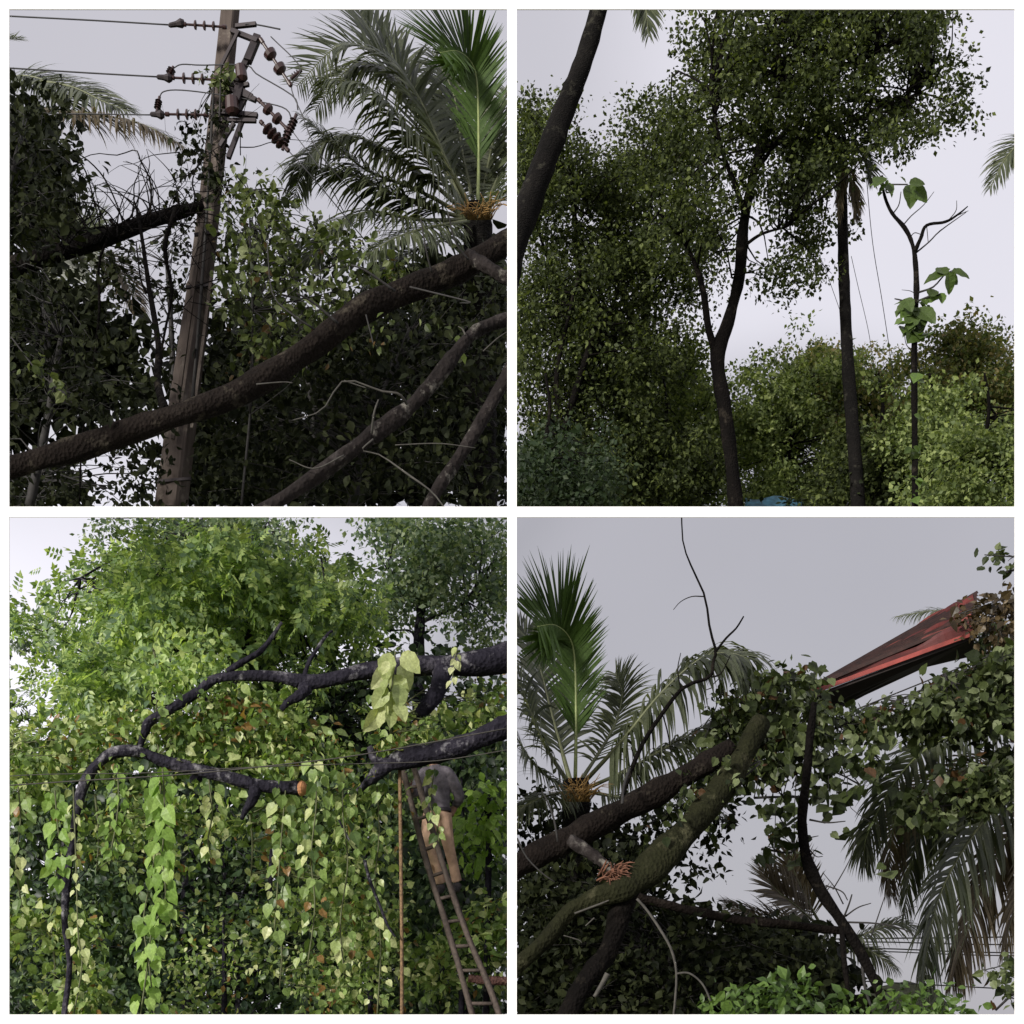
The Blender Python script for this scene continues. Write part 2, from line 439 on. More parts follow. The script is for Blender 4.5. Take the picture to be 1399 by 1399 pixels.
def unit(a): return a / (np.linalg.norm(a, axis=-1, keepdims=True) + 1e-9)
def basis(d, h):
    d = unit(d); z = unit(h - d * np.sum(h * d, -1, keepdims=True)); x = np.cross(d, z)
    return x, d, z
def leaf_verts(L, tpl):
    pos, d, h, s = L
    x, y, z = basis(d, h)
    T = tpl[0]
    return pos[:, None, :] + s[:, None, None] * (x[:, None, :] * T[None, :, 0:1] + y[:, None, :] * T[None, :, 1:2] + z[:, None, :] * T[None, :, 2:3])
def clip_leaves(L, tpl, panel):
    if len(L[0]) == 0: return L
    V = leaf_verts(L, tpl)
    ok = inside(V, panel).all(1)
    return tuple(a[ok] for a in L)
def leaves_mesh(name, L, tpl, mat, parent, kind=None):
    V = leaf_verts(L, tpl); n, k, _ = V.shape
    F = (tpl[1][None] + (np.arange(n) * k)[:, None, None]).reshape(-1, 3)
    o = mk_np(name, V.reshape(-1, 3), F, mat, parent)
    if kind: o['kind'] = kind
    return o
_LM = {}
def leaf_objs(L, tpl, mat, parent, name='leaf'):
    key = (id(tpl[0]), mat.name)
    if key not in _LM:
        me = bpy.data.meshes.new("leaf_blade")
        me.from_pydata([tuple(v) for v in tpl[0]], [], [tuple(f) for f in tpl[1]]); me.update()
        me.materials.append(mat); _LM[key] = me
    pos, d, h, s = L
    x, y, z = basis(d, h)
    for i in range(len(pos)):
        o = bpy.data.objects.new(name, _LM[key]); COL.objects.link(o)
        attach(o, parent)
        M = Matrix.Identity(4)
        for r in range(3):
            M[r][0], M[r][1], M[r][2], M[r][3] = x[i][r] * s[i], y[i][r] * s[i], z[i][r] * s[i], pos[i][r]
        o.matrix_basis = M
def split_leaves(L, tpl, mat, parent, nind, name='leaf', rest='foliage'):
    """the nind leaves that show largest become parts, the rest one mass"""
    pos, d, h, s = L
    if len(pos) == 0: return
    x, y, z = basis(d, h)
    view = unit(pos - np.array((0, 0, ZC)))
    score = s / pos[:, 1] * (0.25 + np.abs(np.sum(z * view, 1))) * np.clip(2.2 - 0.06 * pos[:, 1], 0.3, 2)
    order = np.argsort(-score)
    a, b = order[:nind], order[nind:]
    if len(a): leaf_objs(tuple(q[a] for q in L), tpl, mat, parent, name)
    if len(b) > 60 and tpl is not SPRAY:
        b = RNG.permutation(b); c1, c2 = int(len(b) * .5), int(len(b) * .8)
        for part, t in ((b[:c1], tpl), (b[c1:c2], SLIM), (b[c2:], LANCE)):
            leaves_mesh(rest, tuple(q[part] for q in L), t, mat, parent, 'stuff')
    elif len(b): leaves_mesh(rest, tuple(q[b] for q in L), tpl, mat, parent, 'stuff')
def in_poly(x, y, poly):
    c = False; j = len(poly) - 1
    for i in range(len(poly)):
        xi, yi = poly[i]; xj, yj = poly[j]
        if (yi > y) != (yj > y) and x < (xj - xi) * (y - yi) / (yj - yi + 1e-12) + xi: c = not c
        j = i
    return c
def poly_points(poly, n):
    xs = [p[0] for p in poly]; ys = [p[1] for p in poly]
    out = []; tries = 0
    while len(out) < n and tries < n * 60:
        tries += 1
        x, y = random.uniform(min(xs), max(xs)), random.uniform(min(ys), max(ys))
        if in_poly(x, y, poly): out.append((x, y))
    return out
def clumps(polys, D, dd, n, hier=1, hs=.4):
    """clump centres spread through a crown whose outline is given by polygons"""
    area = []
    for p in polys:
        a = 0
        for i in range(len(p)):
            a += p[i - 1][0] * p[i][1] - p[i][0] * p[i - 1][1]
        area.append(abs(a))
    tot = sum(area); C = []
    for p, a in zip(polys, area):
        m = max(1, int(n * a / tot))
        if hier > 1:
            for (x, y) in poly_points(p, max(1, m // hier)):
                d = D + random.uniform(-dd, dd); sg = random.uniform(.6, 1.3) * hs
                for _ in range(hier):
                    C.append(P(x, y, d) + RNG.normal(0, 1, 3) * np.array((sg, sg, sg * .55)))
        else:
            for (x, y) in poly_points(p, m):
                C.append(P(x, y, D + random.uniform(-dd, dd)))
    return np.array(C)
def scatter(C, per, rad, size, panel, tpl, droop=0.3, out=0.6, flat=0.7, tocam=0.35, squash=0.75):
    """leaves round clump centres; rad and size in metres"""
    n = len(C) * per
    c = np.repeat(C, per, axis=0)
    rr = np.repeat(RNG.uniform(0.6, 1.35, len(C)), per)[:, None] * rad
    o = np.clip(RNG.normal(0, 0.5, (n, 3)), -.85, .85) * rr; o[:, 2] *= squash
    pos = c + o
    d = unit(RNG.normal(0, 1, (n, 3))) + unit(o) * out + np.array((0, 0, -1)) * droop
    h = RNG.normal(0, 1, (n, 3)) * 0.75 + np.array((0, 0, 1)) * flat + np.array((0, -1, 0)) * tocam
    s = (size[0] + (size[1] - size[0]) * RNG.random(n) ** 1.6) * RNG.uniform(.75, 1.1, n)
    return clip_leaves((pos, d, h, s), tpl, panel)
def cat(*Ls): return tuple(np.concatenate(q) for q in zip(*Ls))
def twigs(C, hubs, parent, mat, r=0.012, frac=1.0, name='twigs', panel=None):
    b = Bunch(); H = np.asarray(hubs)
    for c in C:
        if random.random() > frac: continue
        d = np.linalg.norm(H - c, axis=1); k = np.argsort(d)[random.randint(0, min(2, len(H) - 1))]
        a = H[k]; m = (a + c) / 2 + RNG.normal(0, 0.08, 3) * d[k] + np.array((0, 0, 0.06)) * d[k]
        pts = catmull([a, m, c], 6)
        b.add(pts, np.linspace(r * (1 + d[k] * 0.35), r * 0.35, 6), 4)
    if b.V:
        V = np.array(b.V); ok = inside(V, panel) if panel else np.ones(len(V), bool)
        F = [f for f in b.F if all(ok[i] for i in f)]
        mk(name, V, F, mat, parent, True)['kind'] = 'stuff'
def tree(name, label, category, trunks, polys, D, dd, nclump, per, rad, size, panel, lmat, bmat, tpl=SMALL,
         group=None, nt=0.7, droop=0.3, rings=None, nind=0, sides=12, part=('trunk', 'limb'), twig_r=0.012, flat=0.7, rough=0.06, hier=8, hs=.38, clear=(), wfac=1.0):
    f = trunks[0][0]
    base = P(f[0], f[1], f[2])
    rt = root(name, label, category, base, group)
    hubs = []
    for i, t in enumerate(trunks):
        limb(part[0] if i == 0 else part[1], t, bmat, rt, panel, 44 if i == 0 else 18, sides, rough, rings, wf=wfac)
        hubs += list(path3(t, 14)[0][(3 if i == 0 else 0):])
    if nclump:
        C = clumps(polys, D, dd, nclump, hier, hs)
        ok = inside(C, panel)
        qx, qy = proj(C)
        for (x0, y0, x1, y1) in clear: ok &= ~((qx > x0) & (qx < x1) & (qy > y0) & (qy < y1))
        C = C[ok]
        twigs(C, hubs, rt, bmat, twig_r, nt, panel=panel)
        L = scatter(C, per, rad, size, panel, tpl, droop, flat=flat)
        if nind: split_leaves(L, tpl, lmat, rt, nind)
        else: leaves_mesh('crown', L, tpl, lmat, rt, 'stuff')
    return rt

def frond_data(ctrl, n, L, a0=70, a1=22, droop=0.5, N=None, width=0.05, jitter=0.1, lprof=None, gap=0.0, seed=1, panel='TL'):
    """coconut frond along ctrl (px,py,D): returns rachis points/radii and one strip of quads per leaflet"""
    rg = np.random.default_rng(seed)
    cc = np.array(ctrl, float); m = 40
    pts = np.array([P(*q) for q in catmull(cc, m)])
    Dm = cc[:, 2].mean(); Lm = L * K * Dm
    T = unit(np.gradient(pts, axis=0))
    if N is None: N = (0, -0.5, 1)
    N = np.array(N, float)
    leaf = []
    for i in range(n):
        t = 0.14 + 0.86 * (i + 0.5) / n
        f = t * (m - 1); k = int(min(f, m - 2)); u = f - k
        b = pts[k] * (1 - u) + pts[k + 1] * u
        tg = T[k]
        nn = N - tg * np.dot(N, tg); nn /= np.linalg.norm(nn) + 1e-9
        S = np.cross(tg, nn)
        ang = R(a0 + (a1 - a0) * t)
        prof = lprof(t) if lprof else (0.45 + 0.55 * math.sin(math.pi * min(1, t * 0.95 + 0.05)) ** 0.7) * (1 - 0.35 * t ** 3)
        for s in (-1, 1):
            if rg.random() < gap: continue
            a = ang + rg.normal(0, jitter)
            d = tg * math.cos(a) + S * s * math.sin(a) + nn * (0.18 + rg.normal(0, 0.10))
            d /= np.linalg.norm(d)
            ll = Lm * prof * rg.uniform(0.82, 1.1)
            w = ll * width * rg.uniform(0.8, 1.2) if width < 0.2 else width
            wd = np.cross(d, nn); wd /= np.linalg.norm(wd) + 1e-9
            dr = droop * rg.uniform(0.7, 1.4)
            V = []
            q = b.copy(); dd_ = d.copy(); seg = 5
            for j in range(seg + 1):
                sj = j / seg
                ww = w * (0.55 + 0.9 * sj if sj < 0.4 else 0.91 * (1 - (sj - 0.4) / 0.6) ** 0.8 + 0.03)
                V += [q - wd * ww, q + wd * ww]
                dd_ = dd_ + np.array((0, 0, -1)) * dr * 0.36 * (0.4 + sj)
                dd_ /= np.linalg.norm(dd_)
                q = q + dd_ * ll / seg
            V = np.array(V)
            ok = inside(V, panel)
            Fq = []
            for j in range(seg):
                if ok[2 * j:2 * j + 4].all(): Fq.append((2 * j, 2 * j + 1, 2 * j + 3, 2 * j + 2))
                else: break
            if Fq: leaf.append((V[:2 * len(Fq) + 2], Fq))
    return pts, leaf
def frond(parent, ctrl, n, L, mat, rmat, r0=5, panel='TL', indiv=False, **kw):
    kw['width'] = kw.get('width', .05) * .66
    pts, leaf = frond_data(ctrl, int(n * (1.35 if indiv else 1.9)), L * 1.1, panel=panel, **kw)
    D = np.mean([c[2] for c in ctrl])
    rad = (r0 * np.linspace(1, 0, len(pts)) ** 1.5 + 0.9) * K * D / 2
    ok = inside(pts, panel)
    k = len(ok) if ok.all() else max(2, int(np.argmin(ok)))
    if not ok[0]: k = len(ok)
    V, F = tube_data(pts[:k], rad[:k], 6, 0.02)
    fr = mk('frond', V, F, rmat, parent, True)
    if indiv:
        for V, F in leaf: mk('leaflet', V, F, mat, fr)
    elif leaf:
        AV, AF = [], []
        for V, F in leaf:
            o = len(AV); AV += list(V); AF += [tuple(i + o for i in f) for f in F]
        me = mk('leaflets', AV, AF, mat, fr); me['kind'] = 'stuff'
    return fr
def wire(name, label, ctrl, w=1.6, mat=None, panel='TL', group=None, sag=0):
    pts, rad = path3([(a, b, d, w) for a, b, d in ctrl], 24)
    V, F = tube_data(pts, rad, 6, 0)
    me = cut_mesh(V, F, panel); me.name = name
    o = link_mesh(name, me, mat or wire_m, None, True)
    return setp(o, label, 'cable', group)
def lathe(p0, p1, prof, sides=12):
    """prof: (t along p0->p1, radius m)"""
    p0, p1 = np.asarray(p0), np.asarray(p1)
    T = unit(p1 - p0); A = np.cross(T, (0.1, 1, 0.2)); A = unit(A); B = np.cross(T, A)
    V, F = [], []
    for t, r in prof:
        for j in range(sides):
            a = 2 * math.pi * j / sides
            V.append(p0 + (p1 - p0) * t + (A * math.cos(a) + B * math.sin(a)) * r)
    n = len(prof)
    for i in range(n - 1):
        for j in range(sides):
            k = (j + 1) % sides
            F.append((i * sides + j, i * sides + k, (i + 1) * sides + k, (i + 1) * sides + j))
    F.append(tuple(range(sides - 1, -1, -1))); F.append(tuple((n - 1) * sides + j for j in range(sides)))
    return V, F
def box_bar(name, a, b, w, h, mat, parent=None):
    """rectangular bar from a to b"""
    a, b = np.asarray(a, float), np.asarray(b, float)
    T = unit(b - a); U = np.array((0, 1, 0)) if abs(T[1]) < 0.9 else np.array((0, 0, 1))
    S = unit(np.cross(T, U)); U = np.cross(S, T)
    V = []
    for p in (a, b):
        for (i, j) in ((-1, -1), (1, -1), (1, 1), (-1, 1)): V.append(p + S * i * w / 2 + U * j * h / 2)
    F = [(3, 2, 1, 0), (4, 5, 6, 7), (0, 1, 5, 4), (1, 2, 6, 5), (2, 3, 7, 6), (3, 0, 4, 7)]
    o = mk(name, V, F, mat, parent)
    bv = o.modifiers.new("bevel", 'BEVEL'); bv.width = min(w, h) * 0.06; bv.segments = 2
    return o

# ================================================================== SETTING
g = 1500.0
gn = 24
gv = [(-g + 2 * g * i / gn, -g + 2 * g * j / gn, 0) for j in range(gn + 1) for i in range(gn + 1)]
gf = [(j * (gn + 1) + i, j * (gn + 1) + i + 1, (j + 1) * (gn + 1) + i + 1, (j + 1) * (gn + 1) + i) for j in range(gn) for i in range(gn)]
setp(mk('ground', gv, gf, dirt), kind='structure')

FD = 10.0
fr = root('collage_border', 'white collage border dividing the view into four bays', 'frame', (0, FD, 0))  # collage border and dividers, built as solid bars
def fx(px): return (px - 699.5) * K * FD
def fz(py): return ZC + (HY - py) * K * FD
def slab(name, x0, x1, z0, z1, y0, y1, mat, parent):
    V = [(x, y, z) for z in (z0, z1) for (x, y) in ((x0, y0), (x1, y0), (x1, y1), (x0, y1))]
    F = [(3, 2, 1, 0), (4, 5, 6, 7), (0, 1, 5, 4), (1, 2, 6, 5), (2, 3, 7, 6), (3, 0, 4, 7)]
    return mk(name, V, F, mat, parent)
for (a, b) in ((-9, 12.5), (693, 706), (1386.5, 1408)):
    slab('border_upright', fx(a), fx(b), 0, fz(-9), FD, FD + 0.010, white, fr)
for (a, b) in ((-8.6, 12.5), (692, 706.5), (1386, 1407)):
    for (u, v) in ((12.5, 693), (706, 1386.5)):
        slab('border_rail', fx(u) - 0.002, fx(v) + 0.002, fz(b), fz(a), FD + 0.001, FD + 0.009, white, fr)

# added open deck behind the middle beam: joists running back along the slope, thin slats across; carries the upper row, gaps let light down to the lower one
def deck(x0, x1, y0, y1):
    def zt(y, row): return ZC + (HY - row) * K * y
    for f in (0.06, 0.35, 0.65, 0.94):
        u = x0 + (x1 - x0) * f
        h = 0.02
        V = [(u * y + q, y, zt(y, r)) for y in (FD + .03, y1) for (q, r) in ((-h, 701.5), (h, 701.5), (h, 698.5), (-h, 698.5))]
        mk('added_joist', V, [(3, 2, 1, 0), (4, 5, 6, 7), (0, 1, 5, 4), (1, 2, 6, 5), (2, 3, 7, 6), (3, 0, 4, 7)], white, fr)
    n = int((y1 - y0) / 0.55)
    for i in range(n):
        y = y0 + (y1 - y0) * i / n; y2 = y + 0.06
        V = [(u * yy, yy, zt(yy, r)) for yy in (y, y2) for (u, r) in ((x0, 698.4), (x1, 698.4), (x1, 697), (x0, 697))]
        mk('added_deck_slat', V, [(3, 2, 1, 0), (4, 5, 6, 7), (0, 1, 5, 4), (1, 2, 6, 5), (2, 3, 7, 6), (3, 0, 4, 7)], white, fr)
deck(-0.352, -0.002, 12.0, 24)
deck(0.002, 0.352, 25.5, 43)

# ================================================================== UPPER LEFT BAY: leaning pole, palms, fallen trunk
PD = 16.0
up = root('utility_pole', 'leaning weathered utility pole with dark insulators and tangled creepers', 'utility pole', P(232, 697, PD))
def pole_shaft():
    rows = [(697, 233, 47), (600, 245, 44), (500, 258, 40), (400, 272, 36), (392, 273, 40), (385, 274, 34), (300, 284, 32), (200, 295, 30), (100, 306, 28), (40, 312, 27), (-60, 322, 25)]
    V, F = [], []
    for (y, x, w) in rows:
        c = P(x, y, PD); h = w * K * PD / 2 * .78; dpt = h * 0.9; cv = h * 0.18
        ring = [(-h + cv, -dpt), (h - cv, -dpt), (h, -dpt + cv), (h, dpt - cv), (h - cv, dpt), (-h + cv, dpt), (-h, dpt - cv), (-h, -dpt + cv)]
        for (a, b) in ring: V.append(c + np.array((a * 0.96 + b * 0.25, b * 0.96 - a * 0.25, 0)))
    n = len(rows)
    for i in range(n - 1):
        for j in range(8): F.append((i * 8 + j, i * 8 + (j + 1) % 8, (i + 1) * 8 + (j + 1) % 8, (i + 1) * 8 + j))
    F += [tuple(range(7, -1, -1)), tuple((n - 1) * 8 + j for j in range(8))]
    return mk('shaft', V, F, pole_mat, up)
sh = pole_shaft()
# narrow rails on the face of the shaft, splice bands
def bar_px(name, a, b, w, mat, parent, d=None, h=None):
    return box_bar(name, P(*a), P(*b), w * K * PD, (h or w) * K * PD, mat, parent)
bar_px('face_strip', (236, 600, PD - .2), (277, 300, PD - .2), 5, pole_mat, up)
bar_px('face_strip', (262, 585, PD - .2), (290, 370, PD - .2), 4, pole_mat, up)
for (y, x, w) in ((390, 273, 42), (318, 282, 36), (655, 238, 50), (240, 291, 34)):
    bar_px('band', (x - w * .46, y + 3, PD - .14), (x + w * .46, y - 1, PD - .14), 4, iron, up)
# brackets and crossarms on the right of the shaft
for a, b, w in (((316, 42), (352, 56), 6), ((322, 36), (350, 33), 5), ((352, 54), (322, 112), 8), ((300, 94), (326, 42), 4),
                ((330, 112), (322, 140), 11), ((352, 50), (338, 84), 10), ((312, 112), (345, 132), 5), ((305, 118), (350, 137), 6), ((336, 132), (326, 152), 6),
                ((296, 153), (352, 158), 6), ((292, 164), (350, 165), 5), ((335, 154), (312, 216), 6), ((318, 120), (340, 115), 5), ((300, 200), (320, 168), 5)):
    bar_px('bracket', (*a, PD - .25), (*b, PD - .3), w, iron, up)
def insulator(a, b, nshed, r, rod=1.6, D=PD - .3, cap=True):
    p0, p1 = P(*a, D), P(*b, D)
    s = K * D; prof = [(0, rod * s)]
    for i in range(nshed):
        t = 0.2 + 0.6 * (i + 0.5) / nshed; e = 0.035 if nshed > 2 else 0.09
        prof += [(t - e, rod * s), (t - e * .6, r * s), (t + e * .3, r * s * .9), (t + e, rod * s)]
    prof += [(1, rod * s)]
    if cap: prof = [(0, rod * s), (0.02, 3 * s), (0.10, 3 * s), (0.11, rod * s)] + prof[1:-1] + [(0.89, rod * s), (0.9, 3 * s), (0.98, 3 * s), (1, rod * s)]
    V, F = lathe(p0, p1, prof)
    return mk('insulator', V, F, ceramic, up, False)
insulator((310, 37), (248, 33), 3, 6)
insulator((295, 109), (232, 106), 3, 7)
insulator((285, 157), (225, 156), 3, 7)
insulator((230, 104), (237, 91), 3, 6, 2, cap=False)
insulator((214, 153), (218, 132), 4, 5, 2, cap=False)
for a, b in (((230, 35), (252, 31)), ((214, 105), (235, 107)), ((205, 156), (224, 157))):
    V, F = lathe(P(*a, PD - .3), P(*b, PD - .3), [(0, .012), (.1, .025), (.5, .03), (.8, .05), (1, .03)], 8)
    mk('clamp', V, F, iron, up)
insulator((355, 52), (398, 118), 2, 9, 2.2)
insulator((352, 135), (394, 178), 2, 8, 2.2)
insulator((355, 165), (395, 207), 4, 9, 1.8)
insulator((393, 185), (405, 156), 4, 6, 2.2, cap=False)
insulator((386, 205), (396, 172), 4, 6, 2.2, cap=False)
insulator((397, 108), (412, 96), 3, 5, 2.2, cap=False)
V, F = lathe(P(316, 132, PD - .35), P(318, 156, PD - .35), [(0, .03), (.1, .07), (.8, .075), (1, .04)], 12); mk('fuse_cutout', V, F, ceramic, up)
V, F = lathe(P(328, 88, PD - .3), P(331, 112, PD - .3), [(0, .03), (.1, .06), (.8, .065), (1, .03)], 12); mk('fuse_cutout', V, F, ceramic, up)
D_ = PD - .3
wire('power_line', 'topmost power line running left from the pole head', [(-60, 18, D_), (12, 22, D_), (130, 28, D_), (232, 34, D_)], 2.2)
wire('power_line', 'middle power line running left from the pole', [(-60, 90, D_), (12, 93, D_), (110, 99, D_), (216, 105, D_)], 2.2)
wire('power_line', 'lowest power line running left over the dry palm frond', [(-60, 150, D_), (60, 155, D_), (140, 156, D_), (206, 157, D_)], 1.8)
wire('jumper_wire', 'looped jumper wire arching from the middle insulator to the pole', [(236, 94, D_), (248, 88, D_), (275, 89, D_), (335, 89, D_), (352, 102, D_), (400, 131, D_), (407, 150, D_)], 1.8)
wire('jumper_wire', 'looped jumper wire arching from the lowest insulator to the pole', [(218, 132, D_), (224, 125, D_), (245, 123, D_), (290, 128, D_), (360, 140, D_), (392, 150, D_), (399, 170, D_)], 1.8)
wire('power_line', 'steep power line dropping from the upper right insulator past the palm', [(370, 50, D_), (410, 92, D_ - .1), (398, 118, D_), (412, 155, D_), (440, 215, D_), (520, 300, D_ + .5)], 1.6)
wire('power_line', 'slanting power line from the lower right insulator into the vine leaves', [(395, 207, D_), (425, 240, D_), (500, 330, D_ + .4)], 1.5)
wire('power_line', 'slanting power line between the two right insulators', [(400, 180, D_), (440, 235, D_), (470, 290, D_ + .3)], 1.2)
wire('guy_wire', 'short taut stay wire above the pole bracket', [(335, 33, D_), (352, 34, D_), (383, 40, D_)], 2.2)

# coconut palm on the right
def palm(name, label, base, trunk, fronds, panel, group=None, bark=palm_bark, tufts=None, young=True):
    rt = root(name, label, 'palm', P(trunk[0][0], trunk[0][1], trunk[0][2]), group)
    limb('trunk', trunk, bark, rt, panel, 44, 12, 0.03, 0.045)
    for i, f in enumerate(fronds):
        kw = dict(f); frond(rt, kw.pop('c'), kw.pop('n'), kw.pop('L'), kw.pop('m', L_palm), kw.pop('r', MATS['rachis']), panel=panel, seed=i + 3, **kw)
    if tufts:
        b = Bunch()
        x0, y0, D0, n, s = tufts
        for i in range(n):
            a = random.uniform(-1.2, 1.2); l = random.uniform(.4, 1.1) * s
            x = x0 + random.uniform(-s * .4, s * .4)
            b.px([(x, y0, D0, 1.8), (x + l * math.sin(a) * .5, y0 - l * .5, D0 - .1, 1.3), (x + l * math.sin(a), y0 - l * math.cos(a) * .9, D0 - .2, .7)], 6, 4, 0)
        b.build('flower_stalks', MATS['stalk'], rt, panel)
    return rt
plain('rachis', (0.11, 0.12, 0.055), 0.5, 0, 0.2, 10)
plain('rachis_young', (0.20, 0.24, 0.08), 0.5, 0, 0.2, 10)
plain('stalk', (0.22, 0.13, 0.04), 0.7, 0, 0.4, 15)
RY = MATS['rachis_young']
def spear(x, y, D, s=1.0, **kw):
    """upright young frond seen face on, tip curling to the left"""
    return dict(c=[(x, y, D), (x + 1, y - 85 * s, D), (x - 1, y - 165 * s, D), (x - 9 * s, y - 196 * s, D - .1), (x - 28 * s, y - 212 * s, D - .3), (x - 52 * s, y - 210 * s, D - .5)],
                n=92, L=94 * s, m=L_palm_young, r=RY, a0=30, a1=62, droop=0.12, N=(0, -1, 0.15), width=0.046, jitter=0.06, r0=4.5, indiv=True,
                lprof=lambda t: 0.62 if t < .5 else (0.62 + 0.45 * (t - .5) / .2 if t < 0.7 else 1.07 - 1.6 * (t - .7)))
PB = 17.5
fr_tl = [spear(653, 282, PB),
    dict(c=[(645, 290, PB), (612, 225, PB - .3), (570, 130, PB - .5), (525, 78, PB - .7), (465, 62, PB - .9), (405, 118, PB - 1.1)], n=60, L=84, a0=75, a1=45, droop=.22, N=(.5, -.6, .6), r0=6),
    dict(c=[(645, 295, PB), (600, 240, PB - .5), (560, 180, PB - .9), (505, 122, PB - 1.2), (432, 104, PB - 1.4)], n=64, L=92, a0=70, a1=40, droop=1.5, N=(.4, -.4, .8), r0=7, indiv=True),
    dict(c=[(640, 298, PB), (575, 262, PB - .3), (500, 232, PB - .6), (450, 190, PB - .8), (412, 158, PB - .9)], n=52, L=66, a0=70, a1=50, droop=.6, N=(.3, -.4, .9), r0=6),
    dict(c=[(640, 300, PB), (560, 275, PB - .4), (480, 238, PB - .6), (400, 225, PB - .8)], n=50, L=80, a0=75, a1=35, droop=.9, N=(.2, -.3, 1), r0=6),
    dict(c=[(640, 300, PB), (570, 300, PB - .6), (500, 290, PB - 1), (440, 320, PB - 1.2), (420, 360, PB - 1.3)], n=48, L=74, a0=75, a1=35, droop=.8, N=(.2, -.4, 1), r0=6),
    dict(c=[(645, 292, PB), (590, 200, PB + .4), (550, 110, PB + .6), (505, 40, PB + .7), (470, -20, PB + .8)], n=50, L=90, a0=60, a1=30, droop=.25, N=(.6, -.7, .2), r0=6),
    dict(c=[(660, 290, PB), (685, 230, PB + .3), (715, 160, PB + .4)], n=24, L=80, a0=70, a1=40, droop=.5, N=(-.5, -.6, .6), r0=6),
    dict(c=[(662, 292, PB), (690, 262, PB - .4), (730, 250, PB - .7)], n=22, L=70, a0=70, a1=40, droop=.8, N=(-.3, -.4, .9), r0=6),
    dict(c=[(648, 292, PB + .2), (605, 210, PB), (575, 150, PB - .2), (530, 100, PB - .4), (480, 92, PB - .5), (430, 150, PB - .6)], n=56, L=84, a0=75, a1=45, droop=1.2, N=(.5, -.5, .7), r0=6),
    dict(c=[(642, 296, PB + .1), (585, 245, PB - .1), (530, 205, PB - .3), (470, 185, PB - .5), (420, 215, PB - .6), (402, 270, PB - .7)], n=56, L=78, a0=75, a1=40, droop=1.2, N=(.3, -.5, .8), r0=6),
    dict(c=[(650, 290, PB + .3), (632, 210, PB + .5), (620, 130, PB + .6), (590, 70, PB + .6)], n=50, L=84, a0=70, a1=40, droop=.8, N=(.5, -.7, .4), r0=6),
    dict(c=[(655, 290, PB + .3), (672, 200, PB + .5), (690, 120, PB + .6)], n=44, L=84, a0=70, a1=40, droop=.8, N=(-.5, -.7, .4), r0=6),
    dict(c=[(640, 302, PB - .2), (590, 310, PB - .8), (540, 325, PB - 1.2), (500, 350, PB - 1.4)], n=40, L=64, a0=75, a1=35, droop=1.0, N=(.2, -.4, 1), r0=5),
    dict(c=[(640, 300, PB + .2), (600, 330, PB - .2), (550, 350, PB - .4), (500, 390, PB - .5)], n=36, L=66, a0=70, a1=35, droop=.7, N=(0, -.4, 1), r0=6)]
palm('coconut_palm', 'coconut palm with an upright bright green frond behind the fallen trunk', None,
     [(655, 720, PB + .5, 46), (656, 500, PB + .3, 44), (654, 380, PB + .1, 46), (652, 280, PB, 34)], fr_tl, 'TL', tufts=(655, 300, PB - .6, 60, 42))
# palm on the left, dry fronds
LB = 20.0
fr_l = [dict(c=[(-15, 130, LB), (40, 112, LB - .3), (95, 118, LB - .6), (140, 138, LB - .8), (175, 152, LB - .9)], n=54, L=62, a0=75, a1=30, droop=.55, N=(-.2, -.6, .8), r0=6),
    dict(c=[(-20, 150, LB), (60, 150, LB - .8), (140, 158, LB - 1), (200, 172, LB - 1.2), (250, 200, LB - 1.3)], n=60, L=66, m=L_palm_brown, a0=80, a1=30, droop=1.0, N=(-.1, -.4, 1), r0=6),
    dict(c=[(-20, 120, LB), (20, 105, LB - .2), (55, 108, LB - .3), (90, 130, LB - .4), (110, 170, LB - .5)], n=44, L=60, a0=75, a1=35, droop=.6, N=(0, -.7, .7), r0=5),
    dict(c=[(-60, 70, LB), (-20, 52, LB - .2), (30, 54, LB - .3)], n=20, L=36, a0=40, a1=20, droop=.1, N=(0, -.3, 1), r0=3),
    dict(c=[(-10, 160, LB), (40, 200, LB - .3), (80, 270, LB - .6), (110, 330, LB - .7)], n=46, L=64, a0=70, a1=30, droop=.8, N=(.3, -.6, .7), r0=5),
    dict(c=[(20, 440, LB - 1.5), (60, 380, LB - 1.6), (100, 330, LB - 1.7), (140, 300, LB - 1.8)], n=40, L=70, a0=75, a1=35, droop=.5, N=(.5, -.7, .5), r0=5),
    dict(c=[(60, 330, LB - 1), (110, 340, LB - 1.2), (160, 370, LB - 1.3), (190, 420, LB - 1.4)], n=40, L=60, m=L_palm_brown, a0=70, a1=35, droop=.7, N=(.2, -.6, .7), r0=5)]
palm('coconut_palm', 'coconut palm with drooping dry brown fronds beside the pole', None,
     [(-20, 720, LB, 40), (-30, 500, LB, 38), (-25, 300, LB, 36), (-18, 140, LB, 30)], fr_l, 'TL')

# fallen trunk across the bay and its grey branches
ft = root('fallen_tree', 'thick fallen brown trunk lying diagonally across the leaning pole', 'fallen tree', P(-60, 668, 13.4))
limb('trunk', [(-70, 668, 13.3, 40), (12, 640, 13.4, 40), (110, 612, 13.5, 42), (230, 572, 13.6, 44), (330, 535, 13.8, 44), (420, 478, 14, 46), (500, 420, 14.2, 48), (580, 388, 14.4, 46), (640, 362, 14.5, 44), (720, 316, 14.7, 44)], bark_brown, ft, 'TL', 60, 16, .05, wf=0.74)
limb('limb', [(640, 352, 14.5, 22), (668, 366, 14.3, 18), (700, 384, 14.2, 16), (730, 396, 14.2, 14)], bark_grey, ft, 'TL')
limb('limb', [(225, 560, 13.6, 18), (215, 520, 14, 14), (216, 470, 14.3, 12), (205, 400, 14.5, 10), (190, 300, 14.6, 6), (182, 270, 14.7, 2)], bark_dark, ft, 'TL', wf=.7)
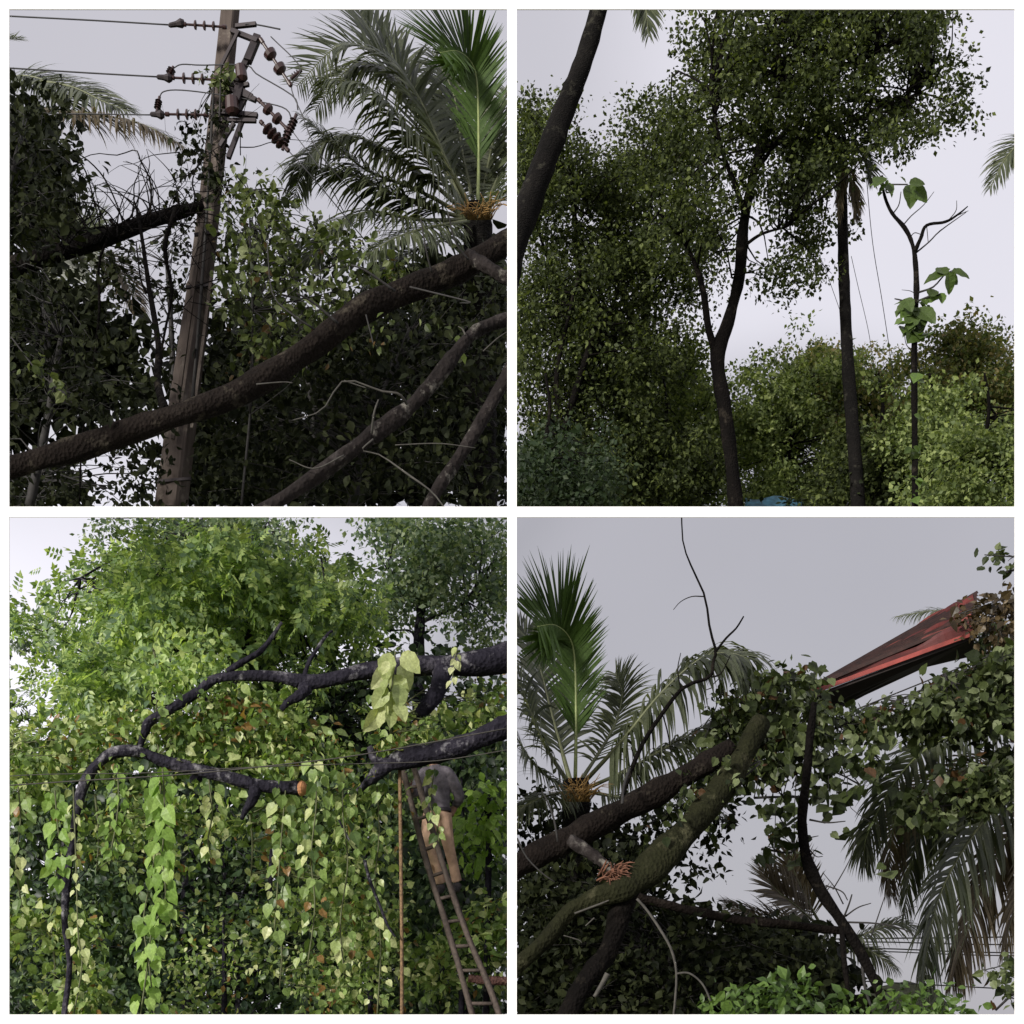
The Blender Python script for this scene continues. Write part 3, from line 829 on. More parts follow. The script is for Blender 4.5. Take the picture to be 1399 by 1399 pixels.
b = Bunch()
for c in ([(590, 372, 14.2, 3), (583, 345, 14.1, 2.5), (575, 300, 14, 2)], [(560, 392, 14.2, 2.5), (640, 412, 13.9, 2), (628, 414, 13.9, 1)],
          [(640, 355, 14.3, 3), (622, 330, 14.2, 2.5), (612, 290, 14.1, 2)], [(430, 450, 13.8, 3), (400, 430, 13.7, 2.5), (372, 400, 13.7, 2), (365, 330, 13.7, 1.5)],
          [(462, 442, 13.9, 4), (430, 415, 13.8, 3), (405, 400, 13.7, 2)], [(540, 398, 14, 4), (500, 370, 13.9, 3), (480, 362, 13.9, 2)]):
    b.px(c, 10, 5)
b.build('twigs', twig_dark, ft, 'TL')
fb = root('fallen_branch', 'pale mottled grey branch slanting beneath the fallen trunk', 'branch', P(360, 697, 12.6))
limb('stem', [(330, 715, 12.5, 26), (400, 672, 12.6, 28), (470, 622, 12.7, 32), (520, 586, 12.8, 34), (565, 552, 12.9, 30), (610, 500, 13, 28), (640, 462, 13.1, 24), (668, 444, 13.2, 26), (730, 426, 13.3, 26)], bark_grey, fb, 'TL', 44, 14, .06, wf=0.68)
b = Bunch()
for c in ([(556, 552, 12.7, 4), (545, 538, 12.6, 3.5), (520, 534, 12.6, 3), (470, 520, 12.6, 2.5), (440, 560, 12.6, 2), (400, 574, 12.6, 1.2)], [(508, 592, 12.6, 4), (511, 565, 12.5, 3), (517, 546, 12.5, 2)],
          [(510, 600, 12.5, 3), (495, 615, 12.5, 2.5), (520, 622, 12.5, 2), (560, 650, 12.4, 3), (590, 672, 12.4, 2.5), (612, 700, 12.4, 2)], [(470, 622, 12.5, 2.5), (430, 640, 12.5, 2), (395, 628, 12.5, 1)],
          [(636, 458, 13, 3), (632, 450, 13, 2), (626, 446, 13, 1)], [(660, 480, 12.9, 2), (680, 462, 12.9, 1.6), (698, 450, 12.9, 1)], [(540, 608, 12.6, 1.6), (600, 606, 12.6, 1.5), (650, 612, 12.6, 1)],
          [(350, 525, 13, 2), (385, 522, 13, 1.5), (400, 523, 13, 1)], [(470, 520, 12.7, 2), (500, 530, 12.7, 1.5)]):
    b.px(c, 14, 5)
b.build('twigs', twig_pale, fb, 'TL')
fb2 = root('fallen_branch', 'short mottled branch in the dark lower right of the pole scene', 'branch', P(580, 690, 12.8))
limb('stem', [(580, 705, 12.7, 22), (598, 668, 12.7, 24), (625, 628, 12.8, 24), (655, 580, 12.9, 24), (690, 518, 13, 24), (730, 440, 13, 24)], bark_grey, fb2, 'TL', 30, 12, .06, wf=0.72)
lb = root('broken_branch', 'dark broken branch leaning from the left edge against the pole', 'branch', P(-40, 385, 15))
limb('stem', [(-60, 392, 14.8, 30), (12, 368, 14.9, 30), (80, 345, 15, 30), (150, 322, 15.1, 27), (210, 300, 15.4, 24), (262, 286, 15.8, 18), (290, 276, 16.2, 10)], bark_dark, lb, 'TL', 34, 14, .07, wf=0.8)
b = Bunch()
for c in ([(150, 320, 15, 9), (135, 360, 15, 9), (136, 420, 15, 9), (130, 480, 15, 8), (122, 540, 15, 7), (112, 600, 15, 6), (108, 700, 15, 6)], [(140, 325, 14.9, 5), (130, 280, 14.9, 5), (115, 230, 14.9, 4.5), (95, 215, 14.9, 3), (90, 240, 14.9, 2)],
          [(170, 312, 14.9, 5), (160, 280, 14.9, 5), (140, 240, 14.9, 5), (110, 212, 14.9, 4), (80, 205, 14.9, 3)], [(205, 300, 15, 6), (206, 250, 15, 6), (192, 220, 15, 5), (185, 205, 15, 4), (160, 212, 15, 3.5), (130, 210, 15, 3), (100, 222, 15, 3)],
          [(150, 300, 15, 12), (160, 308, 15, 9), (180, 296, 15, 6)],
          [(240, 285, 15.1, 16), (225, 340, 15.1, 14), (235, 400, 15.2, 10), (222, 470, 15.2, 8), (218, 545, 15.2, 7), (222, 560, 15.2, 8)], [(186, 330, 15, 4), (192, 380, 15, 6), (200, 400, 15, 10)]):
    b.px([(x, y, d, w * .42) for x, y, d, w in c], 16, 6)
for i in range(110):
    x, y, a = random.uniform(70, 262), 0, random.uniform(-2.6, -.5)
    y = 372 - (x - 12) * .33; d = 15 + random.uniform(-.5, .6); w = random.uniform(1.4, 3.2); c = []
    if i > 60: x, y, a = random.uniform(225, 330), random.uniform(200, 420), random.uniform(-3.1, 3.1); w *= .6
    k = random.uniform(-.35, .35)
    for j in range(6):
        c.append((x, y, d, w * (1 - j / 7)))
        a += k + random.gauss(0, .32); x += 21 * math.cos(a); y += 21 * math.sin(a); d += random.gauss(0, .12)
    b.px(c, 12, 4)
b.build('twigs', bark_dark, lb, 'TL')

# creepers and shrubs in the upper left bay
def mass(name, label, category, polys, D, dd, n, per, rad, size, panel, lmat, tpl=BLADE, nind=0, stem=None, bmat=None, group=None, droop=.5, flat=.5, tocam=.5, tw=.5, kind=None):
    s = stem or [(sum(p[0] for p in polys[0]) / len(polys[0]), max(p[1] for p in polys[0]), D, 5), (polys[0][0][0], polys[0][0][1], D, 3)]
    rt = root(name, label, category, P(*s[0][:3]), group, kind)
    C = clumps(polys, D, dd, n)
    C = C[inside(C, panel)]
    limb('stem', s, bmat or twig_dark, rt, panel, 16, 6)
    hubs = path3(s, 10)[0]
    twigs(C, hubs, rt, bmat or twig_dark, .006, tw, 'twigs', panel)
    L = scatter(C, per, rad, size, panel, tpl, droop, .4, flat, tocam)
    split_leaves(L, tpl, lmat, rt, nind)
    return rt
mass('creeper', 'olive creeper leaves hanging between the pole and the palm', 'creeper',
     [[(308, 255), (345, 238), (400, 285), (450, 310), (520, 345), (560, 365), (560, 400), (480, 440), (420, 490), (330, 500), (302, 430), (300, 330)]], 15.6, 1.0, 150, 13, .24, (.07, .145), 'TL', L_tl_vine, BLADE, 150,
     [(330, 690, 15.5, 3.5), (345, 500, 15.5, 3), (340, 260, 15.5, 2)])
mass('creeper', 'dark creeper wrapped round the pole below the insulators', 'creeper',
     [[(262, 160), (300, 130), (320, 170), (318, 240), (275, 262), (240, 245), (240, 200)], [(245, 240), (275, 250), (268, 300), (240, 300)]], PD - .25, .25, 34, 13, .15, (.05, .12), 'TL', L_tl_dark, BLADE, 40, [(262, 560, PD - .3, 5), (280, 330, PD - .35, 4), (292, 120, PD - .3, 3)], tw=.2)
mass('creeper', 'sparse green creeper on the pole beside the middle insulator', 'creeper',
     [[(285, 105), (308, 85), (315, 125), (300, 150), (285, 140)]], PD - .3, .1, 9, 12, .10, (.06, .12), 'TL', L_tl_vine, BLADE, 20, [(300, 160, PD - .35, 3), (302, 90, PD - .35, 2)], tw=.2)
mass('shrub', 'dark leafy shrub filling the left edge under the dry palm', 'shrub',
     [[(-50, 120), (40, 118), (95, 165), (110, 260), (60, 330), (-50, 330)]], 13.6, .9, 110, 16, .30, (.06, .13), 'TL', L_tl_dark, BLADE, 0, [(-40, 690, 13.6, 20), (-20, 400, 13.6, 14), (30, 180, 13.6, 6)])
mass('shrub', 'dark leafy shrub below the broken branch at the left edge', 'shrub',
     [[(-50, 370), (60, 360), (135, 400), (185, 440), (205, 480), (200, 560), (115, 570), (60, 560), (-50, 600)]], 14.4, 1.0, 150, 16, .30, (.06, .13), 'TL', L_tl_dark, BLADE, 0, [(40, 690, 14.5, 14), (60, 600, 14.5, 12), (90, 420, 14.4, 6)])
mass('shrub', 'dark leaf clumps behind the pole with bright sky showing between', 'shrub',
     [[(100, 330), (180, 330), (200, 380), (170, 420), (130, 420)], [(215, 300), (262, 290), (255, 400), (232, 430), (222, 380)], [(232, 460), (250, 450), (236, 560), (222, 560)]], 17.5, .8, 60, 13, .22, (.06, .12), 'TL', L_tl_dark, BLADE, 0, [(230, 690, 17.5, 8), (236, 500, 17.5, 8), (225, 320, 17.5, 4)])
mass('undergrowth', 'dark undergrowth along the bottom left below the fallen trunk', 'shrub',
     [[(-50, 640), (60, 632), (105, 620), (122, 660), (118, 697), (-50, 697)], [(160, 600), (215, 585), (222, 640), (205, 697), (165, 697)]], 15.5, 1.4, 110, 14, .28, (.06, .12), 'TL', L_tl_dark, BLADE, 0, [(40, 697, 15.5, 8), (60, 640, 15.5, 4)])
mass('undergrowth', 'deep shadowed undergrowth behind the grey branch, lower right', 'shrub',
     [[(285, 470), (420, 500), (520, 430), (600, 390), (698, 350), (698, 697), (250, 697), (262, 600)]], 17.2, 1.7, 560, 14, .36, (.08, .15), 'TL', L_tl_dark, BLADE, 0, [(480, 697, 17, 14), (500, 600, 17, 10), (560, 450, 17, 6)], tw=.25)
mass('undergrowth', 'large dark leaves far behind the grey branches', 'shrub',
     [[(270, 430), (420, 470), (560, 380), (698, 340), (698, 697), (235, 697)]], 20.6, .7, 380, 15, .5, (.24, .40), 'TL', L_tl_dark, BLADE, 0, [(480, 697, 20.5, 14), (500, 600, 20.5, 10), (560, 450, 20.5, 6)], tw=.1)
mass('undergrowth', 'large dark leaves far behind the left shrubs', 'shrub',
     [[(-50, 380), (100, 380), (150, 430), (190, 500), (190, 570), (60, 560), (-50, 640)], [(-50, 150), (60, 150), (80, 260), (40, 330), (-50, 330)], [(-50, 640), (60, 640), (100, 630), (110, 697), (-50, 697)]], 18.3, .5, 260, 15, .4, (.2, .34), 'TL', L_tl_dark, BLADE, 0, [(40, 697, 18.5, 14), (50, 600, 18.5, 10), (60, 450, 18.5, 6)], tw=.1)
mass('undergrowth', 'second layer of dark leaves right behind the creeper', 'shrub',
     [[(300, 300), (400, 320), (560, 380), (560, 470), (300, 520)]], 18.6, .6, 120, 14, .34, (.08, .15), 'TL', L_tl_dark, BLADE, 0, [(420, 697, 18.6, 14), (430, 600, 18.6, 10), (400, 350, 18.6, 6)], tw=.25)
mass('hanging_vine', 'pale leaf strand on the dark left edge', 'vine',
     [[(20, 470), (36, 475), (60, 510), (85, 530), (78, 540), (45, 520)]], 13, .1, 7, 5, .12, (.07, .13), 'TL', L_tl_vine, BLADE, 20, [(90, 540, 13, 2), (50, 505, 13, 2), (15, 460, 13, 2)], tw=.1)
mass('hanging_vine', 'few pale leaves under the fallen trunk, middle', 'vine',
     [[(470, 470), (520, 445), (520, 480), (480, 492)], [(580, 430), (612, 440), (610, 480), (595, 480)]], 14, .2, 7, 5, .14, (.06, .12), 'TL', L_tl_vine, BLADE, 20, [(500, 430, 14, 2), (510, 470, 14, 1.5)], tw=.1)

# ================================================================== UPPER RIGHT BAY: tall trees and palm trunks
fr_r0 = [dict(c=[(838, -60, 26), (862, -35, 25.8), (880, 0, 25.6), (886, 50, 25.5)], n=30, L=52, a0=55, a1=25, droop=.5, N=(0, -.8, .4), r0=6, width=.06),
    dict(c=[(835, -62, 26), (800, -70, 26), (760, -50, 26), (735, -20, 26)], n=26, L=50, a0=60, a1=30, droop=.6, N=(0, -.5, .8), r0=6),
    dict(c=[(838, -62, 26), (870, -90, 26), (920, -80, 26)], n=24, L=50, a0=60, a1=30, droop=.6, N=(0, -.5, .8), r0=6)]
palm('coconut_palm', 'leaning palm trunk crossing the upper left of the tall-tree bay', None,
     [(640, 720, 26, 44), (690, 380, 26, 40), (722, 280, 26, 36), (765, 165, 26, 30), (800, 75, 26, 25), (838, -60, 26, 20)], fr_r0, 'TR')
fr_r1 = [dict(c=[(1150, 215, 30.6), (1162, 240, 30.4), (1168, 270, 30.3), (1171, 298, 30.3)], n=26, L=34, m=L_palm_brown, a0=25, a1=10, droop=.6, N=(0, -1, .2), r0=3),
    dict(c=[(1150, 215, 30.6), (1148, 250, 30.4), (1147, 300, 30.3)], n=20, L=30, m=L_palm_brown, a0=22, a1=10, droop=.6, N=(0, -1, .2), r0=3),
    dict(c=[(1148, 212, 30.6), (1128, 205, 30.5), (1108, 240, 30.4), (1100, 262, 30.4)], n=30, L=40, a0=50, a1=20, droop=.5, N=(0, -.8, .5), r0=3),
    dict(c=[(1152, 212, 30.6), (1170, 205, 30.7), (1185, 225, 30.8), (1192, 250, 30.8)], n=26, L=36, a0=50, a1=20, droop=.5, N=(0, -.8, .5), r0=3)]
palm('palm_trunk', 'straight dark palm trunk with a skirt of dry fronds, right of the forked tree', None,
     [(1174, 720, 30.6, 20), (1169, 640, 30.6, 19), (1160, 520, 30.6, 17), (1154, 400, 30.6, 15), (1151, 300, 30.6, 14), (1150, 190, 30.6, 13)], fr_r1, 'TR')
fr_r2 = [dict(c=[(1450, 190, 26), (1405, 190, 26), (1375, 215, 26), (1352, 258, 26)], n=34, L=44, a0=60, a1=30, droop=.6, N=(0, -.7, .6), r0=4),
         dict(c=[(1450, 190, 26), (1480, 170, 26), (1500, 200, 26)], n=20, L=44, a0=60, a1=30, droop=.6, N=(0, -.7, .6), r0=4)]
palm('coconut_palm', 'palm frond tip reaching in from the right edge', None,
     [(1470, 900, 26, 26), (1465, 500, 26, 24), (1450, 190, 26, 20)], fr_r2, 'TR')

tree('tall_tree', 'tall forked dark tree with a wide crown in the middle of its bay', 'tree',
     [[(1008, 720, 30, 34), (1000, 640, 30, 30), (990, 560, 30, 30), (980, 490, 30, 32), (995, 440, 30, 26), (1010, 380, 30, 24), (1016, 310, 30, 22), (1030, 235, 30, 18), (1060, 140, 30, 12), (1100, 40, 30, 8)],
      [(982, 492, 30, 18), (968, 450, 29.9, 15), (960, 395, 29.8, 13), (940, 340, 29.7, 8), (900, 290, 29.6, 5)],
      [(1020, 300, 30, 14), (1005, 255, 29.8, 11), (985, 200, 29.6, 8), (970, 120, 29.5, 5)],
      [(1035, 230, 30, 10), (1080, 170, 29.8, 8), (1130, 110, 29.6, 6), (1200, 70, 29.5, 4)],
      [(1012, 340, 30, 8), (1040, 320, 29.8, 6), (1075, 310, 29.6, 4)],
      [(1000, 380, 29.9, 4), (994, 350, 29.8, 3), (985, 320, 29.8, 2)],
      [(1045, 200, 30, 10), (1120, 180, 30, 8), (1200, 150, 30, 6), (1270, 120, 30, 3)]],
     [[(960, -30), (1060, -60), (1180, -60), (1275, -20), (1285, 30), (1275, 90), (1305, 125), (1300, 165), (1260, 170), (1245, 215), (1205, 240), (1150, 225), (1110, 230), (1040, 250), (1000, 250), (950, 240), (925, 170), (945, 120), (965, 60)],
      [(1040, 250), (1110, 230), (1125, 290), (1115, 345), (1085, 385), (1060, 395), (1045, 340)], [(925, 240), (985, 250), (985, 320), (950, 380), (915, 390), (900, 320)]],
     30.4, 2.2, 860, 58, .36, (.075, .15), 'TR', L_tr, bark_dark, SMALL, nt=.5, twig_r=.015, rough=.04, clear=((965, 330, 1036, 720), (1000, 285, 1036, 335)), wfac=.64, hier=5)
LG = 'broadleaf trees on the left of the tall-tree bay'
tree('broadleaf_tree', 'leafy tree behind the leaning palm trunk', 'tree',
     [[(800, 720, 33, 18), (790, 600, 33, 14), (800, 470, 33, 12), (790, 350, 33, 8), (780, 250, 33, 5)], [(795, 520, 33, 8), (825, 450, 32.8, 6), (850, 380, 32.7, 4)], [(795, 430, 33, 7), (760, 380, 33, 5), (730, 300, 33, 4)]],
     [[(690, 150), (735, 140), (745, 170), (775, 150), (820, 165), (840, 190), (850, 260), (840, 400), (760, 440), (690, 420)]],
     33, 1.8, 380, 66, .42, (.07, .145), 'TR', L_tr, bark_dark, SMALL, group=LG, nt=.5)
tree('broadleaf_tree', 'leafy tree between the leaning palm and the forked tree', 'tree',
     [[(880, 720, 35, 16), (885, 600, 35, 14), (880, 470, 35, 12), (885, 350, 35, 9), (890, 240, 35, 5)], [(884, 480, 35, 8), (850, 400, 35, 6), (830, 330, 35, 4)], [(884, 420, 35, 8), (920, 360, 35, 6), (940, 300, 35, 4)]],
     [[(840, 175), (875, 150), (920, 150), (950, 130), (965, 220), (950, 380), (930, 470), (830, 470), (820, 300)]],
     35, 2.0, 380, 66, .44, (.075, .15), 'TR', L_tr, bark_dark, SMALL, group=LG, nt=.5)
tree('broadleaf_tree', 'dim tree with a forked slim trunk at the lower left of its bay', 'tree',
     [[(775, 720, 31, 12), (765, 620, 31, 11), (785, 540, 31, 10), (800, 490, 31, 8), (815, 430, 31, 5)], [(768, 600, 31, 8), (760, 520, 31, 7), (775, 440, 31, 5), (792, 370, 31, 4)]],
     [[(690, 420), (830, 410), (900, 460), (920, 560), (850, 640), (760, 660), (690, 640)]],
     32.5, 1.6, 400, 70, .42, (.08, .15), 'TR', L_tr, bark_dark, SMALL, group=LG, nt=.4)
UG = 'understorey trees behind the trunks'
us = [('young tree with yellow-green crown just left of the forked trunk', [[(880, 480), (930, 470), (975, 520), (985, 600), (960, 697), (880, 697), (860, 600)]], (930, 36), L_tr_green),
      ('bushy green tree between the forked trunk and the straight palm', [[(1010, 520), (1025, 480), (1050, 500), (1100, 490), (1150, 520), (1160, 600), (1150, 690), (1010, 690), (990, 600)]], (1080, 37), L_tr_green),
      ('open-crowned sapling beside the straight palm trunk', [[(1095, 490), (1120, 465), (1145, 470), (1150, 500), (1200, 500), (1230, 520), (1225, 600), (1180, 640), (1110, 560)]], (1190, 38), L_tr_rust),
      ('low shadowed bush at the foot of the straight palm', [[(1150, 600), (1230, 590), (1250, 697), (1120, 697), (1130, 640)]], (1200, 33), L_tr),
      ('green bush right of the slim leafy stem', [[(1245, 545), (1290, 560), (1310, 600), (1300, 697), (1250, 697), (1240, 600)]], (1270, 32), L_tr_green),
      ('broad bush in the lower right corner of its bay', [[(1270, 610), (1330, 585), (1420, 590), (1420, 720), (1260, 720)]], (1345, 30), L_tr_green),
      ('dim bush low between the left trees and forked trunk', [[(830, 600), (900, 590), (965, 600), (970, 697), (820, 697)]], (905, 33), L_tr),
      ('far tree row behind the forked trunk, left half', [[(840, 500), (960, 500), (1060, 540), (1070, 697), (840, 697)]], (960, 40), L_tr_green),
      ('far tree row between the straight palm and slim stem', [[(1040, 530), (1150, 540), (1260, 560), (1270, 697), (1040, 697)]], (1150, 40), L_tr_green),
      ('deep green bush at the lower left corner of its bay', [[(690, 620), (740, 610), (800, 640), (850, 697), (690, 720)]], (745, 28), L_tr_teal)]
for lab, pl, (x, D), m in us:
    tree('understorey_tree', lab, 'tree', [[(x, 720, D, 8), (x - 4, 640, D, 7), (x + 6, 560, D, 5), (x, 510, D, 3)]], pl, D, 1.4, 300, 56, .36, (.085, .165), 'TR', m, bark_dark, SMALL, group=UG, nt=.4)
tree('round_crowned_tree', 'round-topped tree with rusty leaf tips at the right edge', 'tree',
     [[(1310, 720, 36, 14), (1315, 600, 36, 12), (1325, 540, 36, 8), (1330, 490, 36, 4)], [(1316, 590, 36, 7), (1350, 570, 36, 6), (1400, 560, 36, 5)]],
     [[(1268, 500), (1280, 465), (1310, 448), (1345, 455), (1375, 475), (1420, 520), (1420, 600), (1340, 600), (1280, 590), (1260, 550)]],
     36, 1.6, 340, 54, .36, (.085, .16), 'TR', L_tr_rust, bark_dark, SMALL, nt=.6)
# slim stem with broad leaves
st = root('slim_tree', 'slim bare-topped tree with a few broad leaves against the sky', 'tree', P(1250, 697, 27))
limb('trunk', [(1250, 720, 27, 11), (1250, 600, 27, 11), (1249, 480, 27, 10), (1252, 400, 27, 9), (1249, 345, 27, 8), (1238, 315, 27, 7), (1218, 290, 27, 6), (1208, 265, 27, 5), (1205, 240, 27, 4)], bark_dark, st, 'TR', 40, 10, .08, wf=0.78)
limb('limb', [(1249, 345, 27, 6), (1258, 325, 26.9, 5), (1266, 308, 26.9, 4), (1292, 303, 26.8, 3.5), (1310, 292, 26.8, 2.5), (1322, 282, 26.8, 1.5)], bark_dark, st, 'TR')
b = Bunch()
for c in ([(1252, 345, 27, 2.5), (1270, 330, 27, 2), (1285, 315, 27, 1.8), (1320, 290, 27, 1)], [(1232, 310, 27, 2), (1245, 295, 27, 1.5), (1262, 280, 27, 1.2), (1276, 262, 27, .8)], [(1220, 292, 27, 2), (1228, 280, 27, 1.6), (1231, 262, 27, 1.2)],
          [(1295, 302, 26.8, 1.6), (1306, 288, 26.8, 1.2), (1307, 274, 26.8, .8)], [(1300, 298, 26.8, 1.4), (1318, 290, 26.8, 1), (1323, 288, 26.8, .7)], [(1243, 325, 27, 1.5), (1250, 318, 27, 1.2), (1262, 322, 27, .8)], [(1266, 308, 26.9, 1.2), (1268, 330, 26.9, 1)],
          [(1253, 400, 27, 3), (1275, 392, 26.8, 2.5), (1290, 376, 26.8, 2), (1300, 370, 26.8, 1.5)], [(1250, 425, 27, 3), (1235, 412, 26.8, 2.5), (1222, 408, 26.8, 1.5)], [(1252, 412, 27, 3), (1270, 405, 26.8, 2.5), (1285, 402, 26.8, 1.5)],
          [(1247, 480, 27, 1.5), (1238, 470, 27, 1.2), (1235, 450, 27, .8)], [(1207, 252, 27, 2.5), (1225, 252, 26.9, 2), (1240, 252, 26.8, 2)], [(1253, 405, 27, 1.2), (1245, 398, 27, 1), (1232, 396, 27, .6)]):
    b.px(c, 10, 5)
b.build('twigs', twig_dark, st, 'TR')
def place_leaves(spec, D, tpl, mat, parent, panel, name='leaf', jig=.12):
    """spec: base px, tip px, tilt towards viewer"""
    pos, d, h, s = [], [], [], []
    for (x0, y0, x1, y1, tilt) in spec:
        a, c = P(x0, y0, D + RNG.normal(0, jig)), P(x1, y1, D + RNG.normal(0, jig))
        pos.append(a); d.append(c - a); s.append(np.linalg.norm(c - a)); h.append(np.array((RNG.normal(0, .25), -math.sin(tilt), math.cos(tilt))))
    L = clip_leaves(tuple(np.array(q) for q in (pos, d, h, s)), tpl, panel)
    leaf_objs(L, tpl, mat, parent, name)
place_leaves([(1242, 250, 1265, 248, 1.3), (1243, 252, 1246, 281, 1.4), (1247, 255, 1268, 274, 1.3), (1238, 250, 1232, 240, 1.0), (1208, 252, 1188, 250, .7), (1210, 250, 1220, 262, .9), (1210, 252, 1200, 262, .9),
              (1300, 370, 1327, 376, 1.0), (1298, 371, 1262, 381, .8), (1296, 372, 1300, 402, 1.4), (1294, 374, 1310, 388, 1.3), (1290, 375, 1284, 360, .9),
              (1284, 402, 1262, 412, .9), (1286, 400, 1288, 412, 1), (1270, 405, 1280, 392, .9), (1250, 412, 1222, 410, .9), (1240, 414, 1224, 424, 1), (1248, 418, 1232, 430, 1.2),
              (1252, 420, 1266, 440, 1.3), (1254, 422, 1278, 436, 1.1), (1250, 424, 1242, 446, 1.3), (1248, 440, 1226, 440, .8), (1248, 444, 1232, 458, 1), (1252, 445, 1246, 462, 1.2), (1254, 430, 1262, 452, 1.3), (1236, 408, 1246, 422, 1.2), (1255, 436, 1258, 450, 1.2)],
             26.8, FINE, L_teak, st, 'TR')
place_leaves([(x, y, x + random.uniform(-13, 13), y + random.uniform(-3, 12), random.uniform(.6, 1.5)) for (x, y) in [(random.gauss(1250, 11), random.uniform(405, 462)) for _ in range(26)] + [(random.gauss(1250, 4), random.uniform(500, 680)) for _ in range(16)] + [(random.uniform(1200, 1215), random.uniform(238, 262)) for _ in range(6)]],
             26.8, BLADE, L_teak, st, 'TR')
wire('slack_wire', 'thin wire hanging between the straight palm and slim tree', [(1183, 235, 34), (1192, 330, 34), (1205, 410, 34), (1217, 490, 34), (1226, 560, 34)], 1.0, panel='TR')
wire('slack_wire', 'faint thin wire just right of the straight palm trunk', [(1163, 350, 34), (1172, 390, 34), (1186, 450, 34), (1194, 500, 34)], .8, panel='TR')
wire('slack_wire', 'faint thin wire left of the straight palm trunk', [(1118, 345, 34), (1130, 375, 34), (1146, 420, 34), (1156, 450, 34)], .8, panel='TR')
# blue haze built as a coloured sheet low among the bushes
V, F = [], []
for j in range(5):
    for i in range(9):
        V.append(P(1018 + i * 10, 681 + j * 4 + 3 * math.sin(i * 1.1) * (1 - j / 4), 33.0 - .12 * j + .06 * math.sin(i * 1.7 + j)))
for j in range(4):
    for i in range(8): F.append((j * 9 + i, j * 9 + i + 1, (j + 1) * 9 + i + 1, (j + 1) * 9 + i))
V = [v for v in V]
tp = mk('haze_sheet', V, F, plain('blue_haze', (0.035, 0.12, 0.18), .7, 0, .5, 6), None, True)
setp(tp, 'blue tarpaulin standing in for haze low between the forked tree and straight palm', 'haze_sheet')
so = tp.modifiers.new('thick', 'SOLIDIFY'); so.thickness = .02

# ================================================================== LOWER LEFT BAY: fallen branches, vines, person on a ladder
G22 = GY(22)
tree('pinnate_tree', 'bright feathery-leaved tree filling the top left above the fallen branches', 'tree',
     [[(255, GY(21), 21, 26), (262, 1100, 21, 22), (290, 1000, 21, 16), (330, 900, 21, 10), (350, 820, 21, 6)], [(300, 980, 21, 8), (240, 890, 21, 7), (170, 830, 21, 4), (110, 790, 21, 3)], [(330, 900, 21, 7), (400, 850, 21, 5), (470, 800, 21, 3)], [(290, 1000, 21, 7), (200, 950, 21, 5), (120, 900, 21, 3)]],
     [[(30, 840), (75, 810), (60, 785), (110, 765), (150, 780), (190, 752), (250, 765), (330, 755), (400, 770), (480, 785), (510, 830), (510, 890), (430, 925), (300, 925), (240, 975), (120, 990), (100, 920), (20, 905), (5, 860)]],
     21, 2.0, 270, 12, .42, (.22, .40), 'BL', L_bl_lime, bark_violet, SPRAY, nt=.6, droop=.15, flat=.9, hs=.24, hier=6)
tree('pinnate_tree', 'darker feathery-leaved tree behind the bright one, upper left', 'tree',
     [[(150, GY(25), 25, 22), (155, 1100, 25, 18), (170, 950, 25, 12), (180, 820, 25, 6)]],
     [[(-30, 870), (60, 850), (140, 800), (260, 790), (420, 800), (490, 830), (520, 900), (470, 1000), (140, 1010), (110, 960), (120, 910), (60, 890), (-30, 905)], [(-40, 960), (40, 950), (65, 1000), (20, 1030), (-40, 1030)]],
     24.5, 1.2, 150, 12, .46, (.22, .40), 'BL', L_bl_back, bark_violet, SPRAY, nt=.5, droop=.2, flat=.8, hs=.24, hier=6)
tree('tall_tree', 'pale airy tree against the sky at the top of the ladder bay', 'tree',
     [[(300, GY(31), 31, 22), (300, 1050, 31, 18), (330, 850, 31, 11), (335, 780, 31, 7), (330, 715, 31, 5)], [(333, 790, 31, 6), (300, 745, 31, 4), (270, 720, 31, 3)], [(334, 770, 31, 5), (380, 730, 31, 3)]],
     [[(130, 701), (160, 735), (220, 765), (300, 770), (420, 770), (425, 735), (415, 701)]],
     31, 1.6, 150, 46, .42, (.09, .17), 'BL', L_bl_back, bark_violet, SMALL, nt=.8)
tree('tall_tree', 'dark-trunked tree behind the thick branch, upper right of the ladder bay', 'tree',
     [[(572, GY(27), 27, 24), (572, 1050, 27, 20), (572, 890, 27, 15), (576, 830, 27, 13), (584, 785, 27, 9), (600, 740, 27, 6)], [(573, 870, 27, 8), (572, 830, 26.9, 7), (560, 800, 26.8, 5), (530, 780, 26.7, 3)], [(576, 850, 27, 5), (610, 835, 27, 4), (650, 815, 27, 3)], [(570, 880, 27, 4), (560, 862, 27, 3), (530, 862, 27, 2)], [(583, 790, 27, 6), (580, 750, 27, 5), (560, 715, 27, 3)]],
     [[(480, 701), (500, 730), (540, 760), (520, 800), (560, 830), (620, 810), (640, 780), (698, 790), (698, 701)], [(640, 800), (698, 790), (698, 880), (650, 880), (640, 840)], [(500, 800), (560, 790), (550, 840), (500, 860)]],
     27, 1.6, 250, 50, .42, (.085, .16), 'BL', L_bl_back, bark_violet, SMALL, nt=.5, hs=.3, hier=4)
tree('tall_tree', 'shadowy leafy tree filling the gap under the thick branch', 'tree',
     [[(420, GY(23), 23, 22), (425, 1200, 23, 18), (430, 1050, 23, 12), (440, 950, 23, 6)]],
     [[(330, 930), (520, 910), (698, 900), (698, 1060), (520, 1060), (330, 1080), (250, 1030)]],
     22.5, 1.2, 170, 26, .50, (.11, .2), 'BL', L_bl_dark, bark_violet, BLADE, nt=.5)
